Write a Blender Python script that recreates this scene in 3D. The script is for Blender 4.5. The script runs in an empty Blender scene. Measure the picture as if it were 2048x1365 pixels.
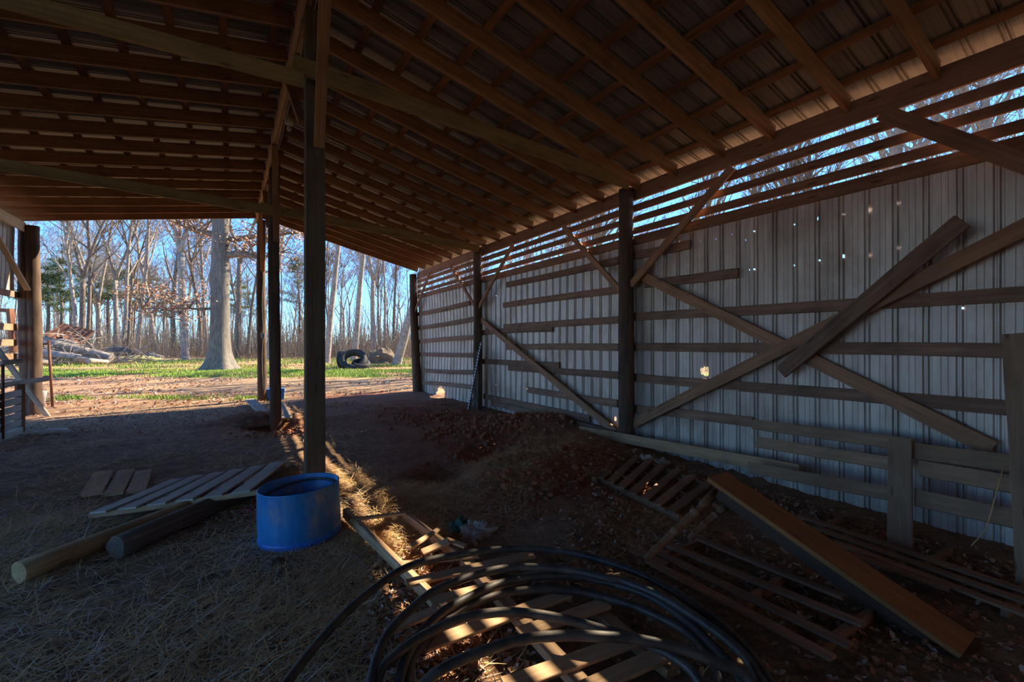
import bpy, bmesh, math, random
import numpy as np
from mathutils import Vector, Matrix, noise
random.seed(7); RNG = np.random.default_rng(7)
scene = bpy.context.scene
C = scene.collection

# ------------------------------------------------------------------ camera, sky, sun, exposure
TH = math.radians(31.98); FPX = 900.0; CH = 1.70
cam_d = bpy.data.cameras.new('camera'); cam_d.lens = FPX/2048*36; cam_d.sensor_width = 36
cam_d.clip_start = .05; cam_d.clip_end = 600
cam = bpy.data.objects.new('camera', cam_d); C.objects.link(cam)
cam.location = (0, 0, CH); cam.rotation_euler = (math.pi/2, 0, -TH)
scene.camera = cam
SUN_AZ = math.radians(76); SUN_EL = math.radians(38.5)
w = bpy.data.worlds.new('world'); scene.world = w; w.use_nodes = True
nt = w.node_tree; nt.nodes.clear()
wo = nt.nodes.new('ShaderNodeOutputWorld'); wb = nt.nodes.new('ShaderNodeBackground'); ws = nt.nodes.new('ShaderNodeTexSky')
ws.sky_type = 'NISHITA'; ws.sun_disc = False; ws.sun_elevation = SUN_EL; ws.sun_rotation = SUN_AZ
ws.air_density = .8; ws.dust_density = .0; ws.ozone_density = 7.0; ws.altitude = 900
wb.inputs[1].default_value = .105
wh = nt.nodes.new('ShaderNodeMix'); wh.data_type = 'RGBA'; wh.blend_type = 'MULTIPLY'; wh.inputs[0].default_value = 1; wh.inputs[7].default_value = (.62, .86, 1.0, 1)
nt.links.new(ws.outputs[0], wh.inputs[6]); nt.links.new(wh.outputs[2], wb.inputs[0]); nt.links.new(wb.outputs[0], wo.inputs[0])
sd = bpy.data.lights.new('sun', 'SUN'); sd.energy = 4.3; sd.angle = math.radians(.5); sd.color = (1.0, .85, .62)
sun = bpy.data.objects.new('sun', sd); C.objects.link(sun)
SDIR = Vector((math.cos(SUN_EL)*math.sin(SUN_AZ), math.cos(SUN_EL)*math.cos(SUN_AZ), math.sin(SUN_EL)))
sun.rotation_euler = SDIR.to_track_quat('Z', 'Y').to_euler(); sun.location = (30, 8, 30)
vs = scene.view_settings; vs.view_transform = 'Standard'; vs.look = 'None'; vs.gamma = 1; vs.use_curve_mapping = False
vs.exposure = 2.0

# ------------------------------------------------------------------ measuring helpers
F_ = Vector((math.sin(TH), math.cos(TH), 0)); R_ = Vector((math.cos(TH), -math.sin(TH), 0)); CAM = Vector((0, 0, CH))
def ray(u, v): return F_ + R_*((u-1024)/FPX) + Vector((0, 0, (682.5-v)/FPX))
def onX(u, v, x): d = ray(u, v); return CAM + d*(x/d.x)
def onY(u, v, y): d = ray(u, v); return CAM + d*(y/d.y)
def onZ(u, v, z=0.): d = ray(u, v); return CAM + d*((z-CH)/d.z)
def atd(u, v, d): return CAM + ray(u, v)*d
def onP(u, v, p, n): d = ray(u, v); n = Vector(n); return CAM + d*((Vector(p)-CAM).dot(n)/d.dot(n))

W = 5.3; XR = .74; XL = -4.02; YA = 5.08; YB = 10.14; YG = 14.81
ZR = 5.23
def roofz(x): return ZR - .25*(x-XR) if x > XR else ZR - .16*(XR-x)

# ------------------------------------------------------------------ object helpers
def tag(o, label=None, cat=None, group=None, kind=None):
    if label: o['label'] = label
    if cat: o['category'] = cat
    if group: o['group'] = group
    if kind: o['kind'] = kind
    return o
def thing(name, label, cat, loc, group=None):
    o = bpy.data.objects.new(name, None); C.objects.link(o); o.location = loc; o.empty_display_size = .1
    return tag(o, label, cat, group)
def link(name, me, mat, parent=None, loc=(0, 0, 0), rot=None):
    o = bpy.data.objects.new(name, me); C.objects.link(o)
    for m in (mat if isinstance(mat, (list, tuple)) else [mat]):
        if m: me.materials.append(m)
    loc = Vector(loc)
    if parent is not None:
        o.parent = parent; loc = loc - abs_loc(parent)
    o.location = loc
    if rot is not None: o.rotation_mode = 'QUATERNION'; o.rotation_quaternion = rot
    return o
def abs_loc(o):
    l = Vector(o.location)
    return l if o.parent is None else l + abs_loc(o.parent)
def mesh(vs_, fs, smooth=False, mats=None):
    me = bpy.data.meshes.new('m'); me.from_pydata([tuple(v) for v in vs_], [], fs); me.update()
    if smooth: me.polygons.foreach_set('use_smooth', [True]*len(me.polygons))
    if mats is not None: me.polygons.foreach_set('material_index', mats)
    return me
def frame(d, up):
    x = Vector(d).normalized(); z = Vector(up) - x*Vector(up).dot(x)
    if z.length < 1e-4: z = Vector((0, 1, 0)) - x*x.y
    z.normalize(); y = z.cross(x)
    return Matrix((x, y, z)).transposed()
def board(name, p0, p1, wid, th, up, mat, parent=None, label=None, cat=None, group=None, bow=None, ragged=0., w1=None, seed=None):
    """plank: local x along its length, z across its width, y its thickness"""
    r = random.Random(seed if seed is not None else (round(p0.x*97)+round(p0.y*31)+round(p0.z*11)+round(p1.x*7)))
    p0 = Vector(p0); p1 = Vector(p1); L = (p1-p0).length; M = frame(p1-p0, up)
    n = max(3, int(L/.35)); bow = L*.0025 if bow is None else bow
    b1, b2 = r.uniform(-bow, bow), r.uniform(-bow, bow)
    c = min(.004, th*.2)
    w1 = wid if w1 is None else w1
    V, Fc = [], []
    for i in range(n+1):
        t = i/n; x = t*L; ww = (wid*(1-t)+w1*t)*(1+r.uniform(-.025, .025)); hz, hy = ww/2, th/2
        oz = b1*math.sin(math.pi*t)*1.0; oy = b2*math.sin(math.pi*t)
        prof = [(-hy+c, -hz), (hy-c, -hz), (hy, -hz+c), (hy, hz-c), (hy-c, hz), (-hy+c, hz), (-hy, hz-c), (-hy, -hz+c)]
        for k, (y, z) in enumerate(prof):
            dx = (r.uniform(-ragged, ragged) if i in (0, n) else 0)
            V.append((x+dx, y+oy, z+oz))
    for i in range(n):
        for k in range(8):
            a = i*8+k; b = i*8+(k+1) % 8; Fc.append((a, b, b+8, a+8))
    Fc.append(tuple(range(7, -1, -1))); Fc.append(tuple(range(n*8, n*8+8)))
    o = link(name, mesh(V, Fc), mat, parent, p0, M.to_quaternion())
    return tag(o, label, cat, group)
def tube_geo(paths, sides=8, V=None, Fc=None, cap=True):
    """paths: list of (points, radii)"""
    V = [] if V is None else V; Fc = [] if Fc is None else Fc
    for pts, rad in paths:
        base = len(V); n = len(pts); prev = None
        for i, p in enumerate(pts):
            d = (pts[min(i+1, n-1)] - pts[max(i-1, 0)]).normalized()
            if prev is None:
                a = d.orthogonal().normalized()
            else:
                a = (prev - d*prev.dot(d)).normalized()
            prev = a; b = d.cross(a); r = rad[i]
            for k in range(sides):
                t = 2*math.pi*k/sides
                V.append(p + a*(r*math.cos(t)) + b*(r*math.sin(t)))
        for i in range(n-1):
            for k in range(sides):
                q = base+i*sides+k; s = base+i*sides+(k+1) % sides
                Fc.append((q, s, s+sides, q+sides))
        if cap:
            Fc.append(tuple(base+k for k in range(sides-1, -1, -1)))
            Fc.append(tuple(base+(n-1)*sides+k for k in range(sides)))
    return V, Fc
def tube(name, pts, rad, mat, parent=None, sides=10, smooth=True, **kw):
    pts = [Vector(p) for p in pts]; o0 = pts[0].copy()
    if not isinstance(rad, (list, tuple)): rad = [rad]*len(pts)
    V, Fc = tube_geo([([p-o0 for p in pts], rad)], sides)
    o = link(name, mesh(V, Fc, smooth), mat, parent, o0)
    return tag(o, **kw)
def pole(name, p0, p1, r0, r1, mat, parent=None, rough=.05, sides=14, seed=1, **kw):
    """round timber with a slightly uneven girth; local z up its length is not assumed"""
    rr = random.Random(seed); p0 = Vector(p0); p1 = Vector(p1); n = max(6, int((p1-p0).length/.18))
    M = frame(p1-p0, (0, 1, .3)); L = (p1-p0).length; V, Fc = [], []
    ph = [rr.uniform(0, 6) for _ in range(5)]
    for i in range(n+1):
        t = i/n; r = r0*(1-t)+r1*t
        ox = .012*math.sin(t*5+ph[0])*L/4; oy = .012*math.sin(t*4+ph[1])*L/4
        for k in range(sides):
            a = 2*math.pi*k/sides
            q = r*(1+rough*math.sin(3*a+ph[2]+t*2)+rough*.6*math.sin(5*a+ph[3])+rr.uniform(-rough, rough)*.4)
            V.append((t*L, q*math.cos(a)+ox, q*math.sin(a)+oy))
    for i in range(n):
        for k in range(sides):
            q = i*sides+k; s = i*sides+(k+1) % sides; Fc.append((q, s, s+sides, q+sides))
    Fc.append(tuple(range(sides-1, -1, -1))); Fc.append(tuple(range(n*sides, (n+1)*sides)))
    o = link(name, mesh(V, Fc), mat, parent, p0, M.to_quaternion())
    for p in o.data.polygons: p.use_smooth = len(p.vertices) == 4
    return tag(o, **kw)
def lathe(name, prof, mat, parent=None, loc=(0, 0, 0), sides=40, rot=None, wob=0., **kw):
    V, Fc = [], []
    for i, (r, z) in enumerate(prof):
        for k in range(sides):
            a = 2*math.pi*k/sides; q = r*(1+wob*math.sin(2*a+.6))
            V.append((q*math.cos(a), q*math.sin(a), z))
    for i in range(len(prof)-1):
        for k in range(sides):
            a = i*sides+k; b = i*sides+(k+1) % sides; Fc.append((a, b, b+sides, a+sides))
    o = link(name, mesh(V, Fc, True), mat, parent, loc, rot)
    return tag(o, **kw)

# ------------------------------------------------------------------ materials
MATS = {}
def newmat(name):
    m = bpy.data.materials.new(name); m.use_nodes = True; n = m.node_tree; n.nodes.clear()
    o = n.nodes.new('ShaderNodeOutputMaterial'); b = n.nodes.new('ShaderNodeBsdfPrincipled'); n.links.new(b.outputs[0], o.inputs[0])
    return m, n, b
def N(n, t, **kw):
    x = n.nodes.new(t)
    for k, v in kw.items():
        if k.startswith('i_'): x.inputs[int(k[2:]) if k[2:].isdigit() else k[2:]].default_value = v
        else: setattr(x, k, v)
    return x
def coords(n, scale, kind='Object'):
    tc = N(n, 'ShaderNodeTexCoord'); mp = N(n, 'ShaderNodeMapping'); mp.inputs['Scale'].default_value = scale
    n.links.new(tc.outputs[kind], mp.inputs[0]); return mp.outputs[0]
def nz(n, vec, scale, detail=4, rough=.6, dist=0.):
    x = N(n, 'ShaderNodeTexNoise'); x.inputs['Scale'].default_value = scale; x.inputs['Detail'].default_value = detail
    x.inputs['Roughness'].default_value = rough; x.inputs['Distortion'].default_value = dist
    n.links.new(vec, x.inputs['Vector']); return x.outputs['Fac']
def ramp(n, fac, stops):
    x = N(n, 'ShaderNodeValToRGB'); e = x.color_ramp.elements
    while len(e) > 1: e.remove(e[-1])
    e[0].position = stops[0][0]; e[0].color = (*stops[0][1], 1)
    for p, c in stops[1:]:
        q = e.new(p); q.color = (*c, 1)
    n.links.new(fac, x.inputs[0]); return x.outputs[0]
def mix(n, fac, a, b, mode='MIX'):
    x = N(n, 'ShaderNodeMix', data_type='RGBA', blend_type=mode)
    for s, v in ((0, fac), (6, a), (7, b)):
        if isinstance(v, (int, float)): x.inputs[s].default_value = v
        elif isinstance(v, tuple): x.inputs[s].default_value = (*v, 1)
        else: n.links.new(v, x.inputs[s])
    return x.outputs[2]
def bump(n, b, h, strength=.3, dist=.01):
    x = N(n, 'ShaderNodeBump'); x.inputs['Strength'].default_value = strength; x.inputs['Distance'].default_value = dist
    n.links.new(h, x.inputs['Height']); n.links.new(x.outputs[0], b.inputs['Normal'])
def wood(name, dark, lite, rough=.85, stain=(.03, .02, .012), st=.45, bmp=.5, along=(1.2, 30, 30), rnd=.35):
    m, n, b = newmat(name)
    v = coords(n, along); g = nz(n, v, 1.0, 6, .65, .6)
    col = ramp(n, g, [(.3, dark), (.55, tuple((a+c)/2 for a, c in zip(dark, lite))), (.72, lite)])
    v2 = coords(n, (1.3, 3, 3)); s = nz(n, v2, 1.6, 3, .6)
    sm = ramp(n, s, [(.45, (0, 0, 0)), (.75, (st, st, st))])
    col = mix(n, sm, col, stain)
    kn = N(n, 'ShaderNodeTexVoronoi'); kn.inputs['Scale'].default_value = 1.0
    n.links.new(coords(n, (2.2, 9, 9)), kn.inputs['Vector'])
    kf = ramp(n, kn.outputs['Distance'], [(.08, (.6, .6, .6)), (.16, (0, 0, 0))]); col = mix(n, kf, col, stain)
    oi = N(n, 'ShaderNodeObjectInfo'); mr = N(n, 'ShaderNodeMapRange'); mr.inputs[3].default_value = 1-rnd; mr.inputs[4].default_value = 1+rnd*.6
    n.links.new(oi.outputs['Random'], mr.inputs[0])
    hs = N(n, 'ShaderNodeHueSaturation'); n.links.new(mr.outputs[0], hs.inputs['Value']); n.links.new(col, hs.inputs['Color'])
    n.links.new(hs.outputs[0], b.inputs['Base Color']); b.inputs['Roughness'].default_value = rough
    bump(n, b, g, bmp, .004); return m
M = MATS
M['rafter'] = wood('sawn_rafter_wood', (.26, .11, .04), (.55, .28, .12), st=.4, rnd=.2)
M['batten'] = wood('batten_wood', (.22, .085, .035), (.42, .18, .075), st=.5)
M['beam'] = wood('ridge_beam_wood', (.36, .19, .09), (.62, .38, .2), st=.25, rnd=.15)
M['plate'] = wood('plate_wood', (.25, .115, .065), (.44, .23, .13), st=.4, rnd=.2)
M['tie'] = wood('tie_wood', (.28, .17, .06), (.48, .32, .12), st=.4, rnd=.15)
M['post'] = wood('treated_post_wood', (.085, .05, .032), (.21, .125, .08), st=.6, bmp=.9, rnd=.15)
M['postsq'] = wood('squared_post_wood', (.085, .055, .032), (.20, .135, .075), st=.5, bmp=.9, rnd=.1, along=(.8, 45, 45))
M['girt'] = wood('weathered_girt_wood', (.25, .13, .08), (.44, .26, .17), st=.5, rnd=.25)
M['brace'] = wood('brace_wood', (.34, .165, .085), (.58, .32, .18), st=.35, rnd=.15)
M['pale'] = wood('pale_new_wood', (.5, .36, .22), (.72, .55, .36), st=.15, rnd=.1)
M['grey'] = wood('grey_weathered_wood', (.38, .33, .27), (.68, .61, .52), st=.35, rnd=.15)
M['pallet'] = wood('pallet_wood', (.42, .24, .12), (.74, .48, .27), st=.35, rnd=.25)
M['pallet_dark'] = wood('old_pallet_wood', (.28, .14, .075), (.50, .27, .15), st=.5, rnd=.25)
M['panel'] = wood('fence_panel_wood', (.32, .19, .11), (.52, .34, .21), st=.35, rnd=.15)
M['pole'] = wood('peeled_pole_wood', (.36, .22, .09), (.62, .41, .2), st=.3, rnd=.1)
M['log'] = wood('bark_log', (.10, .07, .05), (.26, .2, .15), st=.5, bmp=1., rnd=.3)
M['bench'] = wood('varnished_bench_wood', (.30, .105, .025), (.55, .22, .055), rough=.5, st=.3, rnd=.05, bmp=.15)
M['apron'] = wood('dark_apron_wood', (.05, .022, .012), (.12, .055, .028), rough=.6, st=.3, rnd=.05, bmp=.2)
M['leg'] = wood('turned_leg_wood', (.24, .12, .06), (.42, .23, .13), rough=.6, st=.3, rnd=.1, bmp=.15)

def metal(name, c1, c2, rust, metallic=.55, rough=.5, along=(1, 1, 1), rf=.5):
    m, n, b = newmat(name)
    s = nz(n, coords(n, along), 1.0, 5, .65); col = ramp(n, s, [(.3, c1), (.7, c2)])
    s2 = nz(n, coords(n, (1, 1, 1)), 1.1, 5, .65); rm = ramp(n, s2, [(.5, (0, 0, 0)), (.78, (rf, rf, rf))])
    col = mix(n, rm, col, rust); n.links.new(col, b.inputs['Base Color'])
    b.inputs['Metallic'].default_value = metallic
    rr = N(n, 'ShaderNodeMapRange'); rr.inputs[3].default_value = rough-.12; rr.inputs[4].default_value = rough+.2
    n.links.new(s, rr.inputs[0]); n.links.new(rr.outputs[0], b.inputs['Roughness'])
    bump(n, b, s2, .12, .01); return m
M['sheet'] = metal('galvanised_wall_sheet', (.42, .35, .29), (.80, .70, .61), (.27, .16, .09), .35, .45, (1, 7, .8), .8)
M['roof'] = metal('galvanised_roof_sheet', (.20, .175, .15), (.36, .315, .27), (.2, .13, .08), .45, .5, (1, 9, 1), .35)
M['rust'] = metal('rusty_iron', (.12, .05, .03), (.30, .12, .06), (.4, .15, .06), .3, .75, (6, 6, 6), .8)
M['steel'] = metal('painted_steel', (.05, .05, .055), (.16, .16, .17), (.2, .1, .06), .6, .5, (6, 6, 6), .5)
M['steel_lt'] = metal('bare_steel', (.35, .36, .38), (.6, .62, .65), (.3, .2, .14), .8, .4, (6, 6, 6), .3)

def plain(name, c, rough=.6, c2=None, sc=8, metallic=0, bmp=.0, st=None):
    m, n, b = newmat(name); c2 = c2 or tuple(x*.7 for x in c)
    s = nz(n, coords(n, (1, 1, 1)), sc, 5, .65)
    col = ramp(n, s, [(.35, c2), (.65, c)])
    n.links.new(col, b.inputs['Base Color']); b.inputs['Roughness'].default_value = rough; b.inputs['Metallic'].default_value = metallic
    if bmp: bump(n, b, s, bmp, .01)
    return m
def tubmat():
    m, n, b = newmat('blue_barrel_plastic')
    s = nz(n, coords(n, (1, 1, .5)), 4.5, 6, .7); v = nz(n, coords(n, (1, 1, .35)), 16, 3, .6)
    base = ramp(n, v, [(.3, (.015, .19, .48)), (.7, (.03, .27, .62))])
    d = ramp(n, s, [(.45, (0, 0, 0)), (.56, (.15, .15, .15)), (.60, (.3, .3, .3)), (.70, (.8, .8, .8))])
    col = mix(n, d, base, (.55, .42, .30)); n.links.new(col, b.inputs['Base Color'])
    b.inputs['Roughness'].default_value = .42; bump(n, b, s, .08, .01); return m
M['tub'] = tubmat()
M['blue'] = plain('blue_plastic', (.02, .22, .75), .4, (.02, .17, .6))
M['white'] = plain('white_plastic', (.75, .75, .73), .5)
M['porcelain'] = plain('porcelain', (.6, .52, .38), .35)
M['pipe'] = plain('black_poly_pipe', (.12, .10, .08), .45, (.035, .032, .03), 9, 0, .1)
M['rubber'] = plain('black_rubber', (.03, .03, .03), .8, (.015, .015, .015), 10)
M['stone'] = plain('pale_block', (.80, .79, .76), .85, (.55, .53, .5), 5, 0, .4)
M['rock'] = plain('brown_stone', (.2, .15, .10), .9, (.1, .07, .05), 9, 0, .6)
M['pink'] = plain('pink_cloth', (.55, .06, .12), .8)
M['sack'] = plain('pale_sack', (.5, .45, .36), .8, (.25, .2, .15), 6, 0, .5)
M['green'] = plain('green_sack', (.03, .2, .16), .7, (.02, .1, .08), 6, 0, .5)
M['cloth'] = plain('muddy_cloth', (.24, .12, .08), .95, (.15, .07, .045), 4, 0, .4)
M['wire'] = plain('pale_cable', (.45, .4, .33), .6)
M['bark'] = plain('grey_bark', (.42, .36, .30), .95, (.22, .175, .14), 5, 0, .8)
M['oakbark'] = (lambda: wood('oak_bark', (.09, .075, .06), (.29, .25, .205), st=.2, bmp=1.3, along=(12, 12, 1.6), rnd=.05))()
M['bark2'] = plain('brown_bark', (.26, .2, .15), .95, (.12, .09, .07), 6, 0, .8)
M['needle'] = plain('pine_needles', (.07, .12, .03), .8, (.035, .06, .02), 2)
M['shrub'] = plain('thicket_stems', (.60, .45, .30), .9, (.38, .27, .18), 3)
M['ygreen'] = plain('spring_leaves', (.42, .42, .12), .8, (.28, .27, .08), 3)
M['straw1'] = plain('dry_straw', (.85, .55, .24), .8, (.58, .34, .13), 3)
M['straw2'] = plain('bleached_straw', (.75, .66, .50), .75, (.55, .46, .32), 3)
M['leaf1'] = plain('brown_leaf', (.46, .21, .10), .6, (.28, .12, .06), 5)
M['leaf2'] = plain('pale_dead_leaf', (.62, .48, .38), .6, (.42, .3, .22), 5)
M['grass1'] = plain('bright_grass', (.34, .52, .05), .8, (.20, .36, .03), .7)
M['grass2'] = plain('dry_grass', (.40, .38, .13), .85, (.25, .26, .08), .7)

def ground_mat():
    m, n, b = newmat('barn_dirt_and_yard')
    at = N(n, 'ShaderNodeVertexColor'); at.layer_name = 'cover'; sp = N(n, 'ShaderNodeSeparateColor'); n.links.new(at.outputs[0], sp.inputs[0])
    co = coords(n, (1, 1, 1)); a = nz(n, co, 1.3, 8, .65); f = nz(n, co, 22, 6, .7); g = nz(n, co, 5, 5, .65)
    red = ramp(n, a, [(.3, (.26, .09, .04)), (.5, (.42, .16, .075)), (.7, (.55, .24, .12))])
    dung = ramp(n, g, [(.3, (.18, .10, .05)), (.6, (.40, .25, .135)), (.8, (.60, .43, .26))])
    fine = ramp(n, f, [(.3, (.45, .45, .45)), (.7, (1.25, 1.25, 1.25))])
    tan = ramp(n, g, [(.3, (.36, .20, .095)), (.7, (.56, .36, .19))])
    grs = ramp(n, g, [(.3, (.16, .20, .03)), (.7, (.36, .42, .09))])
    lit = ramp(n, f, [(.35, (.13, .08, .055)), (.65, (.36, .24, .17))])
    gg = ramp(n, g, [(.35, (0, 0, 0)), (.65, (1, 1, 1))])
    col = mix(n, sp.outputs[2], dung, red)
    col = mix(n, sp.outputs[1], col, tan); 
    col = mix(n, sp.outputs[0], col, grs); col = mix(n, 1.0, col, fine, 'MULTIPLY')
    n.links.new(col, b.inputs['Base Color']); b.inputs['Roughness'].default_value = .95
    ad = N(n, 'ShaderNodeMath', operation='ADD'); n.links.new(f, ad.inputs[0]); n.links.new(g, ad.inputs[1])
    bump(n, b, ad.outputs[0], .9, .03); return m
M['ground'] = ground_mat()

# ------------------------------------------------------------------ ground
HILLS = []   # x, y, radius x, radius y, height
def hill(u, v, rx, ry, h, z=0.): p = onZ(u, v, z); HILLS.append((p.x, p.y, rx, ry, h))
hill(1110, 862, .7, .9, .26); hill(1010, 858, .6, 1.0, .14); hill(1075, 905, .35, .4, .12); hill(1130, 935, .65, .5, .22); hill(1180, 900, .5, .8, .16)
hill(960, 985, .5, .4, .12); hill(880, 950, .30, .30, -.24); hill(985, 915, .35, .4, -.20); hill(1000, 950, .4, .3, .16)
hill(1065, 975, .5, .35, .14)
hill(700, 830, 1.2, 1.0, .06); hill(1150, 1070, .5, .4, .08)
hill(505, 842, .75, .35, .20); hill(590, 850, .5, .4, .10); HILLS.append((XR+.05, YB-.15, .34, .34, -.34))
HILLS.append((XR-.05, YA+.1, .5, .5, .0))
def covers(x, y):
    """grass, road, red dirt amounts at a spot of the yard or barn floor"""
    d = .53*x+.848*y; q = noise.noise(Vector((x*.35, y*.35, 3.))); q2 = noise.noise(Vector((x*1.1, y*1.1, 9.)))
    inside = y < YG+.2 and XL-.5 < x < W+.3
    gr = 0.; rd = 0.; red = 0.
    if inside:
        if d > 11.3 and x < -1.0: gr = max(0, min(1, .55+q2*1.2+ (d-12.0)*.8-.2)) if y > YG-.6 else 0
        e = max(0, 1-abs(x-3.6)/2.2)*max(0, min(1, (y-2.6)/1.5)); red = min(1, e*1.4+max(0, q)*.8)
        pit = math.exp(-((x-XR)**2+(y-YB)**2)/1.3); red = min(1, red+pit*1.4)
    else:
        band = (lambda a, b_, s: max(0, min(1, (d-a)/s))*max(0, min(1, (b_-d)/s)))
        gr = band(20.5, 26.5, 1.2)*(.75+q*1.4)+.5*band(26, 44, 3)*(.6+q*1.6)+max(0, .9-abs(d-13.3)/.8)*(1 if x < 1.5 else 0)*(.3+q2*1.5)
        gr = max(0, min(1, gr+q2*.35*(gr > .05)))
        rd = band(14.2, 21.5, 1.0)*(.8 if x > -3 else .35)+.35*band(26, 31, 1)+.25
        if d > 42: rd = .1
        rd = max(0, min(1, rd+q2*.3)); red = .3
    return gr, rd, red
def gh(x, y):
    z = 0.
    for hx, hy, rx, ry, h in HILLS:
        t = ((x-hx)/rx)**2+((y-hy)/ry)**2
        if t < 9: z += h*math.exp(-t)
    v = Vector((x, y, 0))
    near = 1. if (-5 < x < 8 and -4 < y < 17) else .35
    z += (.018*noise.noise(v*1.7)+.012*noise.noise(v*5)+.007*noise.noise(v*13))*near
    if y > 20: z += .10*noise.noise(v*.09)*min(1, (y-20)/15)
    if 2.0 < x < 5.6 and 3.0 < y < 12: z += (.05*abs(noise.noise(v*3.2))+.06*abs(noise.noise(v*7.5)))*min(1, (x-2)/1.2)
    return z
def axis(segs):
    out = []
    for a, b, s in segs:
        out += list(np.arange(a, b, s))
    return out+[segs[-1][1]]
xs = axis([(-120, -40, 8), (-40, -12, 1.4), (-12, -4.6, .35), (-4.6, 6.2, .075), (6.2, 14, .4), (14, 50, 2), (50, 140, 9)])
ys = axis([(-14, -2, 1.2), (-2, 1, .2), (1, 13, .075), (13, 20, .14), (20, 34, .4), (34, 70, 1.5), (70, 200, 10)])
nx, ny = len(xs), len(ys)
V = [(x, y, gh(x, y)) for y in ys for x in xs]
Fc = [(j*nx+i, j*nx+i+1, (j+1)*nx+i+1, (j+1)*nx+i) for j in range(ny-1) for i in range(nx-1)]
gm = mesh(V, Fc, True); ca = gm.color_attributes.new('cover', 'FLOAT_COLOR', 'POINT')
cc = np.ones((len(V), 4), 'f')
for i, (x, y, z) in enumerate(V): cc[i, :3] = covers(x, y)
ca.data.foreach_set('color', cc.ravel())
ground = link('ground', gm, M['ground']); tag(ground, 'red-brown dirt floor of the barn running out into the grassy yard', kind='structure')

# ------------------------------------------------------------------ roof and wall sheets
def ribbed(P):
    """height of the sheet profile at distance P along it (nine inch pitch, paired rib, two low pleats)"""
    prof = []
    return prof
PITCH = .2286
RIB = [(0, 0), (.018, 0), (.027, .027), (.042, .027), (.051, .002), (.061, .002), (.069, .022), (.082, .022), (.090, 0), (.135, 0), (.139, .003), (.143, 0), (.182, 0), (.186, .003), (.190, 0)]
def profile(a, b):
    out = []; k = 0
    while a+k*PITCH < b:
        for s, h in RIB:
            if a+k*PITCH+s <= b: out.append((a+k*PITCH+s, h))
        k += 1
    return out
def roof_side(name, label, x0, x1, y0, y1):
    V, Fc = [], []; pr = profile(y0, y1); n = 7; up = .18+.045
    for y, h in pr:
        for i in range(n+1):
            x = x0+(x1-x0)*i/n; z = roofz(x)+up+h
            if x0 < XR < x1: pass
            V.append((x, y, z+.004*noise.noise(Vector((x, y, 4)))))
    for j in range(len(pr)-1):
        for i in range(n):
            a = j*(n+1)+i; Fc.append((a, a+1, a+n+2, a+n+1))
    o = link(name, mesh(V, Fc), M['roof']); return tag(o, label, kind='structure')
YBACK = -5.0
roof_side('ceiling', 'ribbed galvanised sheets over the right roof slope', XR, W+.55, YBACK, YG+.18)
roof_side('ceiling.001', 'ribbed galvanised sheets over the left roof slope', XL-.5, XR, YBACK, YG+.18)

HOLES = [(1359,486),(1402,485),(1433,479),(1468,470),(1504,466),(1588,451),(1636,439),(1687,431),(1745,420),(1807,407),(1491,482),(1498,541),(1504,542),
  (1588,532),(1636,524),(1687,515),(1744,510),(1808,497),(1926,619),(1800,566),(972,733),(984,733),(997,734),(1008,735),(977,769),(992,770),(1005,772),(1018,775),(1028,776),(1053,779),
  (972,695),(985,695),(995,696),(1006,697),(1129,680),(1129,703),(848,758),(850,742),(836,727),(1230,840),(1232,790),(978,806),(985,540),(998,548),(1003,556),(980,586),(992,592)]
def wall_sheet(name, label, x, y0, y1, z0, z1, holes, bighole=(), sgn=1):
    pr = profile(y0, y1); dz = .018; nzr = int((z1-z0)/dz); V, Fc = [], []
    for y, h in pr:
        for i in range(nzr+1):
            z = z0+(z1-z0)*i/nzr
            q = .014*noise.noise(Vector((y*.8, z*.9, 2.)))+.006*noise.noise(Vector((y*3, z*2.5, 5.)))
            if y > YB: q += .05*math.sin((z-.2)*1.1)*math.sin((y-YB)*.65)
            V.append((x+sgn*(h+q), y, z))
    HP = [onX(u, v, x) for u, v in holes]; keep = []
    for j in range(len(pr)-1):
        for i in range(nzr):
            cy = (pr[j][0]+pr[j+1][0])/2; cz = z0+(i+.5)*dz
            bad = False
            for (by, bz, br) in bighole:
                if math.hypot((cy-by), (cz-bz)) < br*(1+.35*noise.noise(Vector((cy*9, cz*9, 1)))): bad = True; break
            if not bad:
                a = j*(nzr+1)+i; keep.append((j, i, (a, a+1, a+nzr+2, a+nzr+1), cy, cz))
    near = set()
    for p in HP:
        c = sorted(((k[3]-p.y)**2+(k[4]-p.z)**2, n_) for n_, k in enumerate(keep) if abs(k[3]-p.y) < .09 and abs(k[4]-p.z) < .03 and pr[k[0]+1][0]-pr[k[0]][0] < .014)
        for _, n_ in c[:1]: near.add(n_)
        for d2, n_ in c[1:2]:
            if random.random() < .3: near.add(n_)
    Fc = [k[2] for n_, k in enumerate(keep) if n_ not in near]
    o = link(name, mesh(V, Fc), M['sheet']); return tag(o, label, kind='structure')
gp = onX(1410, 744, W+.18); cg = onX(882, 785, W+.18); pz = onX(1231, 838, W+.18)
wall_sheet('wall_right', 'ribbed galvanised sheet wall with nail holes, right side', W+.17, -4.5, YG+.05, -.15, 3.30, HOLES,
           [(gp.y, gp.z, .065), (cg.y, 0.02, .30), (pz.y, pz.z, .03), (YG-.1, .15, .16)])
wall_sheet('wall_left', 'dark ribbed sheet wall high on the left', XL-.17, 9.6, YG-.1, 2.72, 4.35, [(27,477),(5,512),(5,560),(36,560),(4,582),(13,583)], sgn=-1)
wall_sheet('wall_left.001', 'ribbed sheet wall added along the near left side to limit side light, outside the photograph', XL-.17, YBACK, 0.0, -.1, 4.35, [], sgn=-1)  # unseen wall, added; where it stops sets the fill light from the left
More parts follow.
